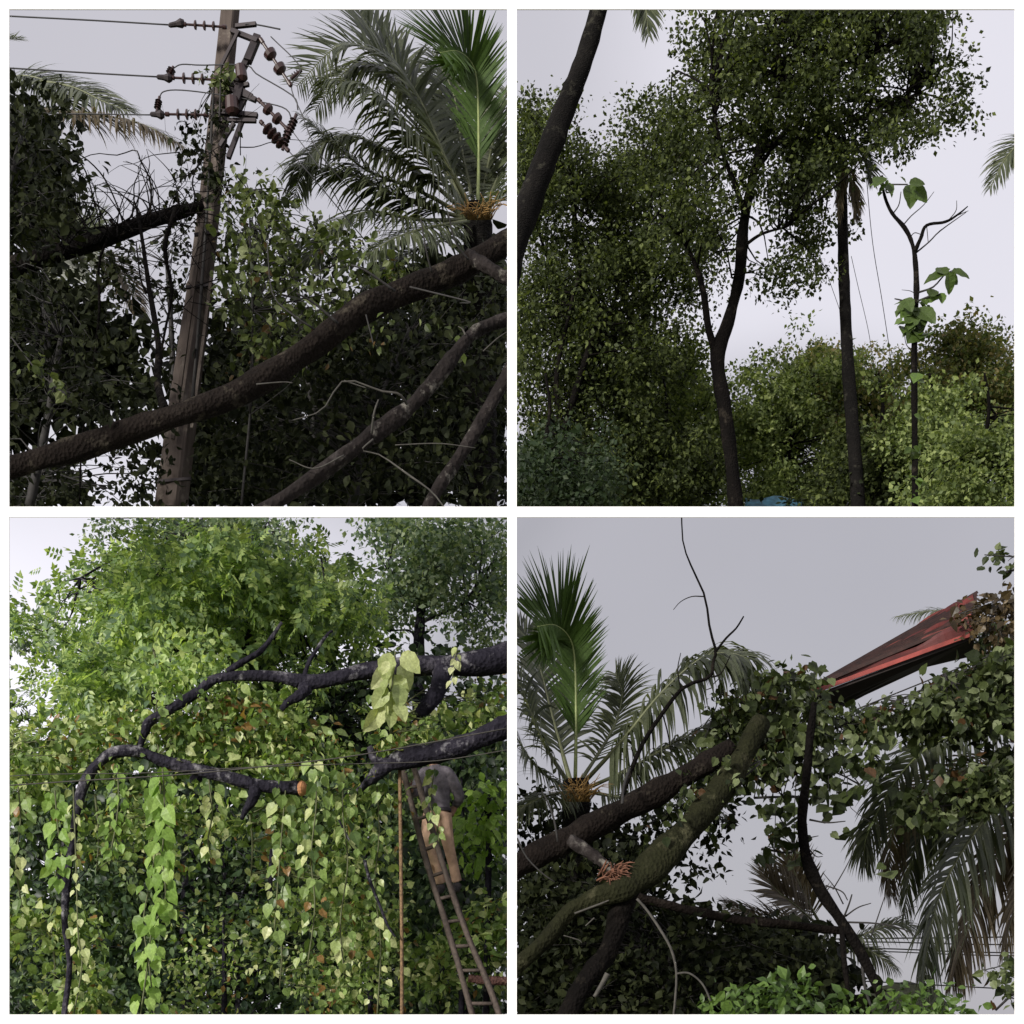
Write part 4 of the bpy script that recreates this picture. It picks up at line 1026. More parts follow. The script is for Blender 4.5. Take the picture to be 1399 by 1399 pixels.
def thicket(label, polys, D, dd, n, mat, per=16, size=(.10, .2), rad=.4):
    return mass('thicket_shrub', label, 'shrub', polys, D, dd, n, per, rad, size, 'BL', mat, BLADE, 0,
                [(sum(p[0] for p in polys[0]) / len(polys[0]), GY(D), D, 10), (sum(p[0] for p in polys[0]) / len(polys[0]) + 8, max(p[1] for p in polys[0]) - 40, D, 8), (polys[0][0][0] * .5 + polys[0][2][0] * .5, polys[0][0][1] + 20, D, 3)], bark_violet, group='shrubs of the thicket behind the vines', tw=.3)
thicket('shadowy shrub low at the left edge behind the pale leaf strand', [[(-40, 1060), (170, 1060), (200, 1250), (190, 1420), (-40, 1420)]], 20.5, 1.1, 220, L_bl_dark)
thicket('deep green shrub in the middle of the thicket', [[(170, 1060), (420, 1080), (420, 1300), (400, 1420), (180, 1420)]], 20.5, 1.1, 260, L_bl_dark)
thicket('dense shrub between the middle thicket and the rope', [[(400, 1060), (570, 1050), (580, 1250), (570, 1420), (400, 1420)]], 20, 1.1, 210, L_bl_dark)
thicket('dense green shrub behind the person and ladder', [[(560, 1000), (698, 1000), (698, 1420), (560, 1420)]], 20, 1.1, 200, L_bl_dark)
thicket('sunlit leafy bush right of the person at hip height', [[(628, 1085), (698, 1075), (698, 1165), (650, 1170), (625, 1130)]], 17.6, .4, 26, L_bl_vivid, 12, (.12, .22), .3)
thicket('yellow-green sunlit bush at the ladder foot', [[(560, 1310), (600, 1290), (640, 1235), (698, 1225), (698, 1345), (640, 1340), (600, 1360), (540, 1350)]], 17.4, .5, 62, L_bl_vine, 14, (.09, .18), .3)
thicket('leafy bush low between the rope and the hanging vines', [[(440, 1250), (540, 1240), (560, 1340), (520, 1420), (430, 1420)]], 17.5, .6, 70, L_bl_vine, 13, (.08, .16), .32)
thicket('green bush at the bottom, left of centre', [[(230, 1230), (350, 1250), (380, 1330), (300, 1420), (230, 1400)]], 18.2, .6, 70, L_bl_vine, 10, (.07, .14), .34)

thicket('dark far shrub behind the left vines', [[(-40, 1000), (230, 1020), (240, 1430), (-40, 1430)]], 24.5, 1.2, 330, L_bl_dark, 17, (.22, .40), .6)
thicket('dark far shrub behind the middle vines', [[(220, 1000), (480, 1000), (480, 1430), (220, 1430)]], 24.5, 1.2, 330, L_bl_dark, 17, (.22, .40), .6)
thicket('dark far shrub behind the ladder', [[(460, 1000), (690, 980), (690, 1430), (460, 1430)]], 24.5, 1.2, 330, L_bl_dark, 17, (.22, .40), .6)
BD = 15.4
tk = root('fallen_tree', 'thick violet-grey fallen trunk crossing the ladder bay with forked end', 'fallen tree', P(720, 885, BD))
limb('trunk', [(760, 868, BD + .3, 48), (693, 898, BD + .2, 50), (625, 908, BD + .1, 42), (560, 910, BD, 32), (500, 917, BD, 27), (430, 932, BD, 27), (370, 924, BD, 19), (300, 926, BD, 17), (270, 945, BD, 17), (235, 968, BD, 18), (205, 985, BD, 17), (198, 1000, BD, 14), (190, 1022, BD, 12)], bark_violet, tk, 'BL', 70, 14, .05, wf=0.78)
limb('limb', [(605, 915, BD, 36), (600, 940, BD - .1, 32), (585, 962, BD - .2, 28), (572, 976, BD - .2, 20)], bark_violet, tk, 'BL', wf=0.75)
limb('limb', [(420, 935, BD, 22), (412, 948, BD - .1, 16), (395, 958, BD - .1, 11), (384, 970, BD - .1, 7)], bark_violet, tk, 'BL')
limb('limb', [(310, 918, BD, 9), (330, 905, BD, 9), (355, 890, BD, 8), (372, 870, BD, 6), (385, 850, BD, 4)], bark_violet, tk, 'BL')
limb('limb', [(415, 925, BD, 6), (422, 905, BD, 6), (432, 888, BD, 5), (448, 866, BD, 4), (455, 862, BD, 3)], bark_violet, tk, 'BL')
b2 = root('fallen_branch', 'lower dark branch arching across the vines, sawn orange end', 'branch', P(110, 1080, BD))
limb('stem', [(92, 1200, BD, 12), (105, 1110, BD, 14), (118, 1065, BD, 17), (148, 1032, BD, 19), (185, 1026, BD, 18), (225, 1040, BD, 20), (265, 1050, BD, 20), (310, 1062, BD, 20), (360, 1074, BD, 21), (412, 1077, BD, 21)], bark_violet, b2, 'BL', 56, 14, .05, wf=0.85)
V, F = lathe(P(410.5, 1077, BD), P(418, 1077, BD - .02), [(0, .076), (.2, .084), (.6, .074), (.85, .05), (1, .03)], 14); mk('sawn_end', V, F, cut_m, b2)
limb('limb', [(350, 1076, BD, 17), (345, 1092, BD - .1, 15), (335, 1108, BD - .1, 9), (330, 1120, BD - .1, 5)], bark_violet, b2, 'BL')
limb('limb', [(92, 1200, BD, 12), (88, 1260, BD, 9), (95, 1320, BD, 8), (86, 1420, BD, 8), (84, GY(BD), BD, 8)], bark_violet, b2, 'BL')
b3 = root('fallen_branch', 'dark branch rising to the right over the person on the ladder', 'branch', P(500, 1070, BD))
limb('stem', [(480, 1090, BD + .3, 6), (505, 1066, BD + .1, 15), (530, 1045, BD, 26), (565, 1034, BD, 33), (610, 1026, BD - .1, 32), (660, 1006, BD - .2, 31), (693, 990, BD - .2, 32), (760, 955, BD - .2, 34)], bark_violet, b3, 'BL', 44, 14, .05, wf=0.9)
limb('limb', [(545, 1045, BD, 16), (515, 1040, BD, 14), (505, 1020, BD, 8)], bark_violet, b3, 'BL')
wire('overhead_cable', 'thin pale cable crossing the vines in front of the lower branch', [(-60, 1077, 14.6), (12, 1073, 14.6), (120, 1066, 14.6), (250, 1058, 14.6), (380, 1045, 14.6), (500, 1030, 14.6), (720, 990, 14.6)], 1.8, twig_pale, 'BL')
wire('overhead_cable', 'second thin cable just above the first across the vines', [(-60, 1065, 14.7), (60, 1058, 14.7), (200, 1056, 14.7), (350, 1048, 14.7), (500, 1043, 14.7), (600, 1039, 14.7), (720, 1020, 14.7)], 1.3, twig_pale, 'BL')

# hanging vines
def strand(label, ctrl, n, size, mat, D, tpl=HEART, spread=10, name='hanging_vine', nind=999, group='vines hanging from the fallen branches', face=1.1, panel='BL', cat_='vine'):
    rt = root(name, label, cat_, P(ctrl[0][0], ctrl[0][1], D), group)
    limb('stem', [(x, y, D, 2.2) for x, y in ctrl], stem_m, rt, panel, 24, 5)
    c = catmull(np.array(ctrl, float), n)
    pos, d, h, s = [], [], [], []
    for i, (x, y) in enumerate(c):
        side = 1 if i % 2 else -1
        a = P(x + side * random.uniform(0, spread), y + random.uniform(-6, 6), D + random.uniform(-.18, .12))
        pos.append(a); d.append(np.array((side * random.uniform(.0, .8), random.uniform(-.5, .3), -1.0)))
        h.append(np.array((random.gauss(0, .7), -face, random.uniform(-.1, 1.3)))); s.append(random.uniform(*size) * random.uniform(.65, 1))
    L = clip_leaves(tuple(np.array(q) for q in (pos, d, h, s)), tpl, panel)
    split_leaves(L, tpl, mat, rt, nind)
    return rt
strand('vine strand of pale whitish leaves down the left dark stem', [(100, 1075), (103, 1150), (105, 1220), (107, 1280), (112, 1320), (100, 1390)], 26, (.09, .15), L_bl_pale, 14.9, spread=6)
strand('bright green broad-leaved vine column hanging left of centre', [(222, 1050), (225, 1110), (222, 1170), (226, 1230), (208, 1270), (200, 1330), (190, 1400)], 50, (.14, .23), L_bl_vivid, 14.8, spread=14)
strand('second vivid vine strand close beside the broad-leaved column', [(205, 1050), (210, 1100), (214, 1150), (206, 1200), (196, 1260), (204, 1320), (212, 1400)], 42, (.11, .19), L_bl_vivid, 15.0, spread=12)
strand('feathery green vine hanging from the arched branch near the left', [(160, 1045), (162, 1090), (158, 1130), (152, 1160)], 30, (.10, .18), L_bl_vivid, 15.0, BLADE, 12)
strand('short leafy vine left of the arched branch', [(75, 1080), (78, 1120), (82, 1165), (75, 1200)], 26, (.12, .2), L_bl_vivid, 15.1, spread=14)
strand('vine strand falling at the far left edge', [(25, 1075), (28, 1120), (22, 1180), (30, 1240)], 26, (.10, .18), L_bl_vine, 15.2, spread=16)
strand('vine strand left of the dark stub under the lower branch', [(285, 1065), (290, 1110), (284, 1150), (290, 1175)], 24, (.10, .17), L_bl_vine, 15.0, spread=12)
strand('vine strand hanging from the sawn branch end', [(390, 1080), (385, 1140), (380, 1200), (375, 1270)], 36, (.10, .18), L_bl_vine, 15.1, spread=14)
strand('vine strand hanging right of the sawn branch end', [(430, 1040), (432, 1100), (425, 1170), (430, 1240), (420, 1320)], 46, (.10, .18), L_bl_vine, 15.1, spread=16)
strand('vine strand falling midway between sawn end and rope', [(470, 1050), (468, 1110), (475, 1180), (465, 1260), (470, 1330)], 46, (.09, .17), L_bl_vine, 15.3, spread=16)
strand('long vine strand just left of the rope', [(515, 1075), (518, 1140), (512, 1210), (520, 1290), (515, 1390)], 46, (.08, .15), L_bl_vine, 15.6, spread=14)
strand('pale large-leaved spray hanging over the thick trunk', [(540, 890), (538, 915), (534, 945), (530, 975)], 14, (.22, .34), L_bl_pale, 14.9, FINE, 12)
strand('thin vine with three pale leaves over the right end of the trunk', [(625, 885), (620, 905), (618, 930)], 7, (.08, .12), L_bl_pale, 14.8, spread=3)
strand('leafy sprig climbing over the person on the ladder', [(594, 1050), (590, 1075), (588, 1100), (596, 1125), (600, 1150)], 17, (.09, .15), L_bl_vine, 15.9, spread=8)
def curtain(label, polys, D, dd, n, mat, per=24, size=(.05, .14), nind=0, tpl=HEART, rad=.28):
    return mass('vine_curtain', label, 'vine', polys, D, dd, n, per, rad, size, 'BL', mat, tpl, nind,
                [(polys[0][0][0] + 10, polys[0][0][1] + 5, D, 4), (polys[0][0][0] + 15, polys[0][0][1] + 60, D, 3), (polys[0][0][0] + 12, polys[0][0][1] + 110, D, 2)], stem_m, tw=.3, droop=.7, flat=.55, tocam=.4, group='leafy curtains on the fallen branches')
curtain('yellow-green vine curtain left of the arched branch', [[(-40, 1010), (60, 980), (140, 985), (190, 960), (190, 1025), (110, 1060), (95, 1110), (-40, 1110)]], 15.9, .5, 80, L_bl_vine, nind=40)
curtain('pale vine curtain between the trunk and the lower branch, left', [[(205, 1000), (290, 940), (330, 940), (330, 1050), (270, 1040), (210, 1025)]], 15.8, .4, 50, L_bl_vine, nind=30)
curtain('vine curtain below the middle of the trunk', [[(320, 945), (380, 950), (440, 1000), (500, 1010), (500, 1060), (420, 1060), (330, 1060)]], 15.8, .4, 60, L_bl_vine, nind=30)
curtain('pale yellow vine clump under the trunk fork at the right', [[(520, 960), (570, 985), (640, 960), (698, 935), (698, 965), (640, 1005), (560, 1020), (520, 1020)]], 15.7, .3, 34, L_bl_vine, nind=30)
curtain('vine curtain beneath the arched branch', [[(120, 1080), (250, 1065), (330, 1085), (320, 1150), (240, 1190), (150, 1190), (100, 1150)]], 15.9, .5, 44, L_bl_vine, nind=30)
curtain('vine curtain beneath the sawn branch', [[(330, 1095), (500, 1060), (545, 1060), (540, 1200), (480, 1260), (400, 1250), (350, 1180)]], 16, .5, 78, L_bl_vine, nind=30)
curtain('thinner lower vine curtain left of the rope', [[(370, 1240), (500, 1250), (545, 1200), (545, 1340), (470, 1380), (380, 1340)]], 16.4, .5, 50, L_bl_vine, size=(.05, .12))
curtain('vine curtain trailing at the bottom left', [[(60, 1260), (130, 1250), (140, 1400), (70, 1400)], [(-40, 1200), (50, 1220), (60, 1300), (-40, 1300)]], 16, .5, 50, L_bl_vine, size=(.08, .16))
curtain('leaf clumps on top of the trunk, left part', [[(200, 880), (260, 860), (330, 900), (300, 930), (250, 950), (190, 960)]], 15.8, .4, 36, L_bl_lime, nind=0)

# rope, ladder, person
wire('rope', 'brown twisted rope hanging straight down beside the ladder', [(546, 1040, 15.5), (547, 1120, 15.5), (548, 1200, 15.5), (549, 1300, 15.5), (549, 1480, 15.5)], 5, plain('rope_fibre', (0.17, 0.105, 0.055), .9, 0, .5, 40, .8), 'BL')['category'] = 'rope'
LD = 16.3
ld = root('ladder', 'dark wooden ladder leaning up to the right-hand branch', 'ladder', P(712, GY(LD), LD - .8))
railL = [P(550, 1050, LD), P(582, 1175, LD - .1), P(612, 1270, LD - .25), P(645, 1386, LD - .4), P(712, GY(LD - .8), LD - .8)]
railR = [P(566, 1050, LD), P(601, 1168, LD - .1), P(635, 1268, LD - .25), P(682, 1386, LD - .4), P(760, GY(LD - .8), LD - .8)]
wood = plain('ladder_wood', (0.055, 0.04, 0.032), .8, 0, .4, 25, .4)
for rl in (railL, railR):
    p = catmull(rl, 24); V, F = tube_data(p, np.full(24, .034), 8, .05); mk('rail', V, F, wood, ld, True)
pl, pr = catmull(railL, 60), catmull(railR, 60)
for i in range(3, 58, 5):
    p = np.array([pl[i], (pl[i] + pr[i]) / 2, pr[i]]); V, F = tube_data(p, np.full(3, .020), 8, .04); mk('rung', V, F, wood, ld, True)

def limb_geo(parts):
    """overlapping tapered pieces -> later fused into one skin by a voxel remesh"""
    V, F = [], []
    for pts, rad, flat in parts:
        pts = np.array([np.asarray(p, float) for p in pts]); n = max(8, 5 * len(pts))
        c = catmull(np.hstack([pts, np.array(rad, float)[:, None]]), n)
        v, f = tube_data(c[:, :3], c[:, 3], 14, 0)
        if flat != 1:
            cen = np.repeat(c[:, :3], 14, axis=0); v = np.array(v); v[:, 1] = cen[:, 1] + (v[:, 1] - cen[:, 1]) * flat; v = list(v)
        o = len(V); V += v; F += [tuple(i + o for i in q) for q in f]
    return V, F
def skin(name, parts, mat, parent, vox=.012, it=6, ell=()):
    V, F = limb_geo(parts)
    for c, r in ell:
        o = len(V); nu, nv = 10, 16
        for i in range(nu + 1):
            for j in range(nv):
                t, p = math.pi * i / nu, 2 * math.pi * j / nv
                V.append(np.asarray(c) + np.array((r[0] * math.sin(t) * math.cos(p), r[1] * math.sin(t) * math.sin(p), r[2] * math.cos(t))))
        for i in range(nu):
            for j in range(nv): F.append((o + i * nv + j, o + (i + 1) * nv + j, o + (i + 1) * nv + (j + 1) % nv, o + i * nv + (j + 1) % nv))
    ob = mk(name, V, F, mat, parent, True)
    rm = ob.modifiers.new('fuse', 'REMESH'); rm.mode = 'VOXEL'; rm.voxel_size = vox; rm.use_smooth_shade = True
    s = ob.modifiers.new('soft', 'SMOOTH'); s.iterations = it; s.factor = .5
    return ob
MD = 16.7
def Q(x, y, d=0.0): return P(x, y, MD + d)
ps = root('person', 'person in dark grey shirt and tan trousers standing high on the ladder', 'person', Q(608, 1222))
skin_m = plain('skin', (0.26, 0.14, 0.09), .55, 0, .1, 10)
def fingers(w, e, n=(0, 0, 0)):
    """hand gripping: palm and five bent fingers, w wrist, e palm end"""
    w, e = np.asarray(w), np.asarray(e); T = unit(e - w); S = unit(np.cross(T, (0, 1, 0)));  U = np.cross(S, T)
    out = [([w, (w + e) / 2, e], [.026, .036, .034], .8)]
    for k, ln in enumerate((.075, .085, .08, .062)):
        b0 = e + S * (-.03 + .02 * k)
        out.append(([b0 - T * .01, b0 + T * ln * .45 + U * .012, b0 + T * ln * .7 + U * .045, b0 + T * ln * .45 + U * .075], [.010, .0095, .009, .007], 1))
    b0 = (w + e) / 2 - S * .034
    out.append(([b0, b0 - S * .03 + T * .03 + U * .02, b0 - S * .02 + T * .055 + U * .05], [.012, .0105, .008], 1))
    return out
lsh, lel, lha = Q(578, 1060), Q(566, 1082, -.10), Q(561, 1079, -.30)
rsh, rel_, rha = Q(612, 1059), Q(627, 1086, .02), Q(622, 1103, .16)
hip = Q(597, 1110)
body = skin('body', [([hip, Q(597, 1090), Q(595, 1070), Q(594, 1055)], [.10, .10, .11, .09], .7), ([Q(594, 1058), Q(592, 1044), Q(590, 1036)], [.075, .058, .06], 1),
              ([lsh, lel, lha], [.055, .043, .030], 1), ([rsh, rel_, rha], [.055, .043, .030], 1),
              ([Q(589, 1112), Q(589, 1160, -.1), Q(602, 1210, .05)], [.06, .045, .035], 1), ([Q(606, 1112), Q(614, 1160, -.02), Q(624, 1206, .1)], [.06, .045, .035], 1),
              ] + fingers(lha, lha + np.array((-.035, -.05, .05))) + fingers(rha, rha + np.array((-.02, -.06, -.04))),
     skin_m, ps, .011, 4, [(Q(589, 1029, -.01), (.078, .098, .115)), (Q(589, 1031, .1), (.016, .022, .024)), (Q(598.6, 1031), (.014, .022, .033)), (Q(579.6, 1031), (.014, .022, .033))])
skin('hair', [], plain('hair', (0.012, 0.010, 0.010), .6), ps, .012, 3, [(Q(589, 1027, -.02), (.086, .10, .112))])
shirt_m = plain('shirt_cloth', (0.13, 0.115, 0.135), .9, 0, .45, 14, .9)
skin('shirt', [([Q(597, 1107), Q(597, 1096), Q(596, 1078), Q(595, 1062), Q(594, 1053)], [.150, .150, .160, .172, .12], .72), ([Q(588, 1056), lsh, lel, lha * .86 + lel * .14], [.08, .082, .064, .046], 1), ([Q(602, 1056), rsh, rel_, rha * .86 + rel_ * .14], [.08, .082, .064, .046], 1),
               ([Q(594, 1052), Q(593, 1046)], [.085, .07], 1)], shirt_m, ps, .012, 4)
V, F = lathe(Q(597, 1109), Q(597, 1104.5), [(0, .156), (.1, .164), (.9, .164), (1, .156)], 20)
V = [v * np.array((1, 0, 1)) + np.array((0, MD + (v[1] - MD) * .78, 0)) for v in V]
mk('shirt_hem', V, F, plain('hem_cloth', (0.05, 0.042, 0.055), .9), ps)
pant = plain('trouser_cloth', (0.46, 0.30, 0.21), .9, 0, .25, 12, .6)
skin('trousers', [([Q(597, 1106), Q(597, 1113), Q(597, 1119)], [.128, .140, .125], .8), ([Q(589, 1112), Q(586, 1135, -.05), Q(589, 1160, -.1), Q(597, 1185, -.02), Q(602, 1206, .05)], [.095, .086, .068, .062, .068], 1),
                  ([Q(606, 1112), Q(609, 1135, 0), Q(614, 1160, -.02), Q(620, 1185, .04), Q(624, 1204, .1)], [.095, .084, .066, .058, .060], 1)], pant, ps, .010, 3)
shoe = plain('shoe', (0.03, 0.025, 0.028), .7)
for (x, y, d) in ((602, 1213, .05), (624, 1211, .1)):
    skin('shoe', [([Q(x + 1, y - 4, d), Q(x, y + 3, d - .02)], [.05, .052], 1), ([Q(x + 1, y + 4, d + .06), Q(x - 2, y + 4.5, d - .06), Q(x - 5, y + 4.5, d - .17)], [.038, .044, .034], 1)], shoe, ps, .01, 3)
log = root('fallen_branch', 'short reddish log poking in at the bottom right behind the ladder', 'branch', P(650, 1340, 16.9))
limb('stem', [(640, 1336, 16.9, 11), (670, 1340, 16.9, 12), (740, 1339, 16.9, 13)], bark_mat('bark_red', (0.05, 0.028, 0.026), (0.14, 0.075, 0.065), (0.24, 0.15, 0.13)), log, 'BL')
b = Bunch()
sk = root('bare_shoots', 'bare dark shoots slanting down through the vines left of rope', 'branch', P(498, 1178, 15.4))
for c in ([(498, 1175, 15.4, 4.5), (506, 1205, 15.4, 4.5), (518, 1235, 15.4, 4), (530, 1265, 15.4, 3.5), (540, 1280, 15.4, 2.5)], [(463, 1120, 15.4, 3), (478, 1150, 15.4, 3.5), (486, 1170, 15.4, 3)], [(372, 1160, 15.5, 7), (370, 1190, 15.5, 7), (368, 1230, 15.5, 6)]):
    b.px(c, 12, 6)
b.build('twigs', bark_violet, sk, 'BL')

# ================================================================== LOWER RIGHT BAY: palms, wrecked red roof, creepers
QB = 17.5
fr_bl = [spear(786, 1066, QB),
    dict(c=[(795, 1072, QB), (850, 1012, QB - .4), (905, 945, QB - .7), (960, 898, QB - .9), (1000, 893, QB - 1), (1022, 900, QB - 1.1)], n=74, L=112, a0=80, a1=32, droop=1.5, N=(-.4, -.4, .8), r0=6, indiv=True),
    dict(c=[(800, 1078, QB), (860, 1050, QB - .3), (930, 1010, QB - .4), (985, 985, QB - .5), (1010, 1010, QB - .5)], n=50, L=76, a0=75, a1=30, droop=1.5, N=(-.3, -.4, .9), r0=5),
    dict(c=[(778, 1072, QB), (740, 1010, QB - .4), (712, 940, QB - .6), (690, 900, QB - .7)], n=46, L=80, a0=70, a1=40, droop=.8, N=(.4, -.4, .8), r0=6),
    dict(c=[(775, 1078, QB), (735, 1050, QB - .8), (700, 1000, QB - 1.1)], n=36, L=80, a0=70, a1=40, droop=.8, N=(.4, -.4, .8), r0=6),
    dict(c=[(780, 1070, QB + .3), (755, 980, QB + .6), (730, 890, QB + .8), (700, 850, QB + .9)], n=46, L=80, a0=60, a1=35, droop=.4, N=(.5, -.7, .4), r0=6),
    dict(c=[(788, 1075, QB + .2), (835, 1000, QB + .5), (850, 950, QB + .7), (840, 920, QB + .8)], n=34, L=60, a0=60, a1=35, droop=.5, N=(-.5, -.7, .4), r0=5),
    dict(c=[(795, 1080, QB), (860, 1090, QB - .2), (930, 1085, QB - .3), (985, 1110, QB - .4)], n=40, L=60, a0=70, a1=30, droop=.8, N=(0, -.4, 1), r0=5),
    dict(c=[(782, 1080, QB), (740, 1090, QB - .6), (700, 1110, QB - .9)], n=24, L=60, a0=70, a1=30, droop=.8, N=(0, -.4, 1), r0=5)]
palm('coconut_palm', 'coconut palm with an upright green frond left of the red roof', None,
     [(796, GY(QB + .3), QB + .3, 46), (794, 1400, QB + .2, 46), (790, 1200, QB + .1, 46), (787, 1064, QB, 34)], fr_bl, 'BR', tufts=(790, 1095, QB - .8, 60, 42))
b = Bunch()
sp = root('bare_sapling', 'thin bare branch reaching up into the grey sky', 'branch', P(855, 1075, 15.2))
for c in ([(850, 1090, 15.2, 7), (860, 1058, 15.2, 6.5), (880, 1012, 15.2, 6), (912, 965, 15.2, 5.5), (935, 938, 15.2, 5), (970, 925, 15.2, 5), (974, 905, 15.2, 4.5), (978, 890, 15.2, 4), (970, 860, 15.2, 3.5), (963, 815, 15.2, 3), (945, 775, 15.2, 2.5), (933, 740, 15.2, 2), (931, 690, 15.2, 2)],
          [(978, 890, 15.2, 3.5), (992, 872, 15.2, 3), (1006, 858, 15.2, 2.5), (1016, 842, 15.2, 2)], [(962, 812, 15.2, 2), (955, 795, 15.2, 1.5), (943, 772, 15.2, 1)], [(962, 815, 15.2, 1.8), (945, 815, 15.2, 1.4), (930, 822, 15.2, 1.1), (920, 833, 15.2, .8)],
          [(972, 925, 15.2, 3), (985, 920, 15.2, 2), (998, 895, 15.2, 1.3)], [(930, 942, 15.2, 2), (926, 915, 15.2, 1.6), (930, 892, 15.2, 1)], [(905, 975, 15.2, 2), (912, 1000, 15.2, 2), (917, 1030, 15.2, 1.4)], [(868, 1040, 15.2, 2), (862, 1020, 15.2, 1.5)]):
    b.px(c, 26 if len(c) > 6 else 10, 6)
b.build('stem', bark_dark, sp, 'BR')

TD = 14.2
t1 = root('fallen_tree', 'reddish brown fallen trunk slanting across the palm base', 'fallen tree', P(690, 1200, TD))
limb('trunk', [(640, 1215, TD - .2, 44), (706, 1183, TD - .1, 46), (770, 1150, TD, 46), (830, 1118, TD + .1, 46), (890, 1086, TD + .2, 44), (950, 1052, TD + .3, 38), (1000, 1020, TD + .4, 30)], bark_brown, t1, 'BR', 50, 16, .05, wf=0.78)
limb('limb', [(780, 1148, TD - .1, 20), (805, 1165, TD - .2, 17), (825, 1180, TD - .3, 14), (840, 1192, TD - .3, 10)], bark_grey, t1, 'BR')
b = Bunch()
for i in range(70):
    a = random.gauss(.9, .7); l = random.uniform(5, 19)
    x, y = 836 + random.gauss(0, 8), 1194 + random.gauss(0, 6)
    b.px([(x - 4, y + 3, TD - .3, 3.4), (x + l * math.sin(a) * .5, y - l * .4 * math.cos(a), TD - .36, 2.6), (x + l * math.sin(a), y - l * .8 * math.cos(a) + 2, TD - .4, .9)], 6, 4, .1)
b.build('splintered_end', splinter, t1, 'BR')
t2 = root('fallen_tree', 'mossy dark trunk forking downward to the left', 'fallen tree', P(1010, 1030, TD))
limb('trunk', [(1040, 985, TD + .5, 34), (1005, 1050, TD + .3, 40), (965, 1105, TD + .1, 46), (920, 1155, TD - .1, 50), (885, 1190, TD - .2, 52), (850, 1215, TD - .3, 44), (810, 1228, TD - .3, 30), (775, 1248, TD - .3, 28), (745, 1285, TD - .4, 27), (706, 1320, TD - .4, 27), (650, 1370, TD - .4, 28)], bark_moss, t2, 'BR', 60, 16, .05, wf=0.82)
limb('limb', [(862, 1205, TD - .2, 44), (846, 1250, TD - .2, 38), (830, 1300, TD - .2, 34), (800, 1340, TD - .3, 34), (770, 1400, TD - .3, 34), (720, 1500, TD - .3, 34)], bark_dark, t2, 'BR', wf=0.8)
b = Bunch()
for c in ([(870, 1228, TD - .4, 4), (885, 1245, TD - .4, 4), (905, 1275, TD - .5, 4), (918, 1300, TD - .5, 4), (924, 1330, TD - .5, 3.5), (922, 1370, TD - .5, 3.5), (918, 1400, TD - .5, 3)], [(924, 1330, TD - .5, 3), (942, 1330, TD - .5, 3), (960, 1345, TD - .5, 3), (972, 1370, TD - .5, 3)],
          [(785, 1248, TD - .5, 3), (820, 1235, TD - .5, 3), (832, 1230, TD - .5, 2)], [(770, 1278, TD - .5, 1.5), (790, 1284, TD - .5, 1.4), (795, 1288, TD - .5, 1)], [(800, 1265, TD - .5, 2), (812, 1254, TD - .5, 2)], [(830, 1330, TD - .5, 9), (822, 1345, TD - .5, 7), (812, 1362, TD - .5, 6)]):
    b.px(c, 16, 5)
b.build('twigs', twig_pale, t2, 'BR')
b = Bunch()
for c in ([(706, 1145, 13.6, 3), (720, 1172, 13.6, 2.5), (742, 1194, 13.6, 2), (758, 1205, 13.6, 1.5)], [(762, 1150, 13.7, 3), (757, 1120, 13.7, 3), (748, 1095, 13.7, 2.5), (740, 1080, 13.7, 1.5)], [(850, 1098, 13.8, 4), (852, 1075, 14, 4), (860, 1050, 14.4, 4)]):
    b.px(c, 10, 5)
b.build('twigs', twig_dark, t1, 'BR')
t3 = root('curved_tree', 'dark slender trunk curving down from the creepers to the lower right', 'tree', P(1270, 1500, 15.6))
limb('trunk', [(1290, GY(15.6), 15.6, 16), (1240, 1440, 15.6, 14), (1210, 1378, 15.6, 13), (1180, 1310, 15.6, 16), (1150, 1260, 15.6, 18), (1120, 1215, 15.6, 19), (1102, 1170, 15.6, 18), (1096, 1120, 15.6, 16), (1101, 1070, 15.6, 14), (1106, 1010, 15.6, 13), (1112, 960, 15.6, 10)], bark_dark, t3, 'BR', 60, 14, .06, wf=0.85)
limb('limb', [(1150, 1262, 15.6, 7), (1152, 1300, 15.5, 8), (1156, 1335, 15.5, 7), (1160, 1360, 15.5, 6)], bark_dark, t3, 'BR')
b = Bunch()
for c in ([(1106, 1120, 15.6, 3), (1130, 1124, 15.5, 2.5), (1155, 1122, 15.5, 1.5)], [(1104, 1145, 15.6, 2), (1118, 1142, 15.5, 1.2)], [(1105, 1160, 15.6, 2), (1115, 1170, 15.5, 1.5), (1124, 1170, 15.5, 1)], [(1138, 1215, 15.6, 2), (1150, 1195, 15.5, 1.6), (1163, 1170, 15.5, 1.3), (1168, 1150, 15.5, 1)],
          [(1152, 1256, 15.6, 3), (1160, 1235, 15.5, 2.5), (1164, 1222, 15.5, 2)], [(1155, 1252, 15.6, 2.5), (1172, 1240, 15.5, 2), (1190, 1234, 15.5, 1.2)], [(1152, 1235, 15.6, 2), (1140, 1212, 15.5, 1.6), (1124, 1192, 15.5, 1)], [(1128, 1210, 15.6, 2.5), (1150, 1218, 15.5, 2), (1158, 1230, 15.5, 1.5)],
          [(1155, 1260, 15.6, 3), (1200, 1262, 15.5, 2.5), (1235, 1270, 15.5, 2), (1252, 1280, 15.5, 1.5)], [(1190, 1280, 15.6, 2), (1202, 1245, 15.5, 1.6), (1212, 1215, 15.5, 1.2)], [(1218, 1264, 15.6, 1.5), (1235, 1248, 15.5, 1.3), (1252, 1238, 15.5, 1)], [(1178, 1320, 15.6, 5), (1182, 1350, 15.6, 4.5), (1190, 1375, 15.6, 4)]):
    b.px(c, 10, 5)
b.build('twigs', twig_dark, t3, 'BR')

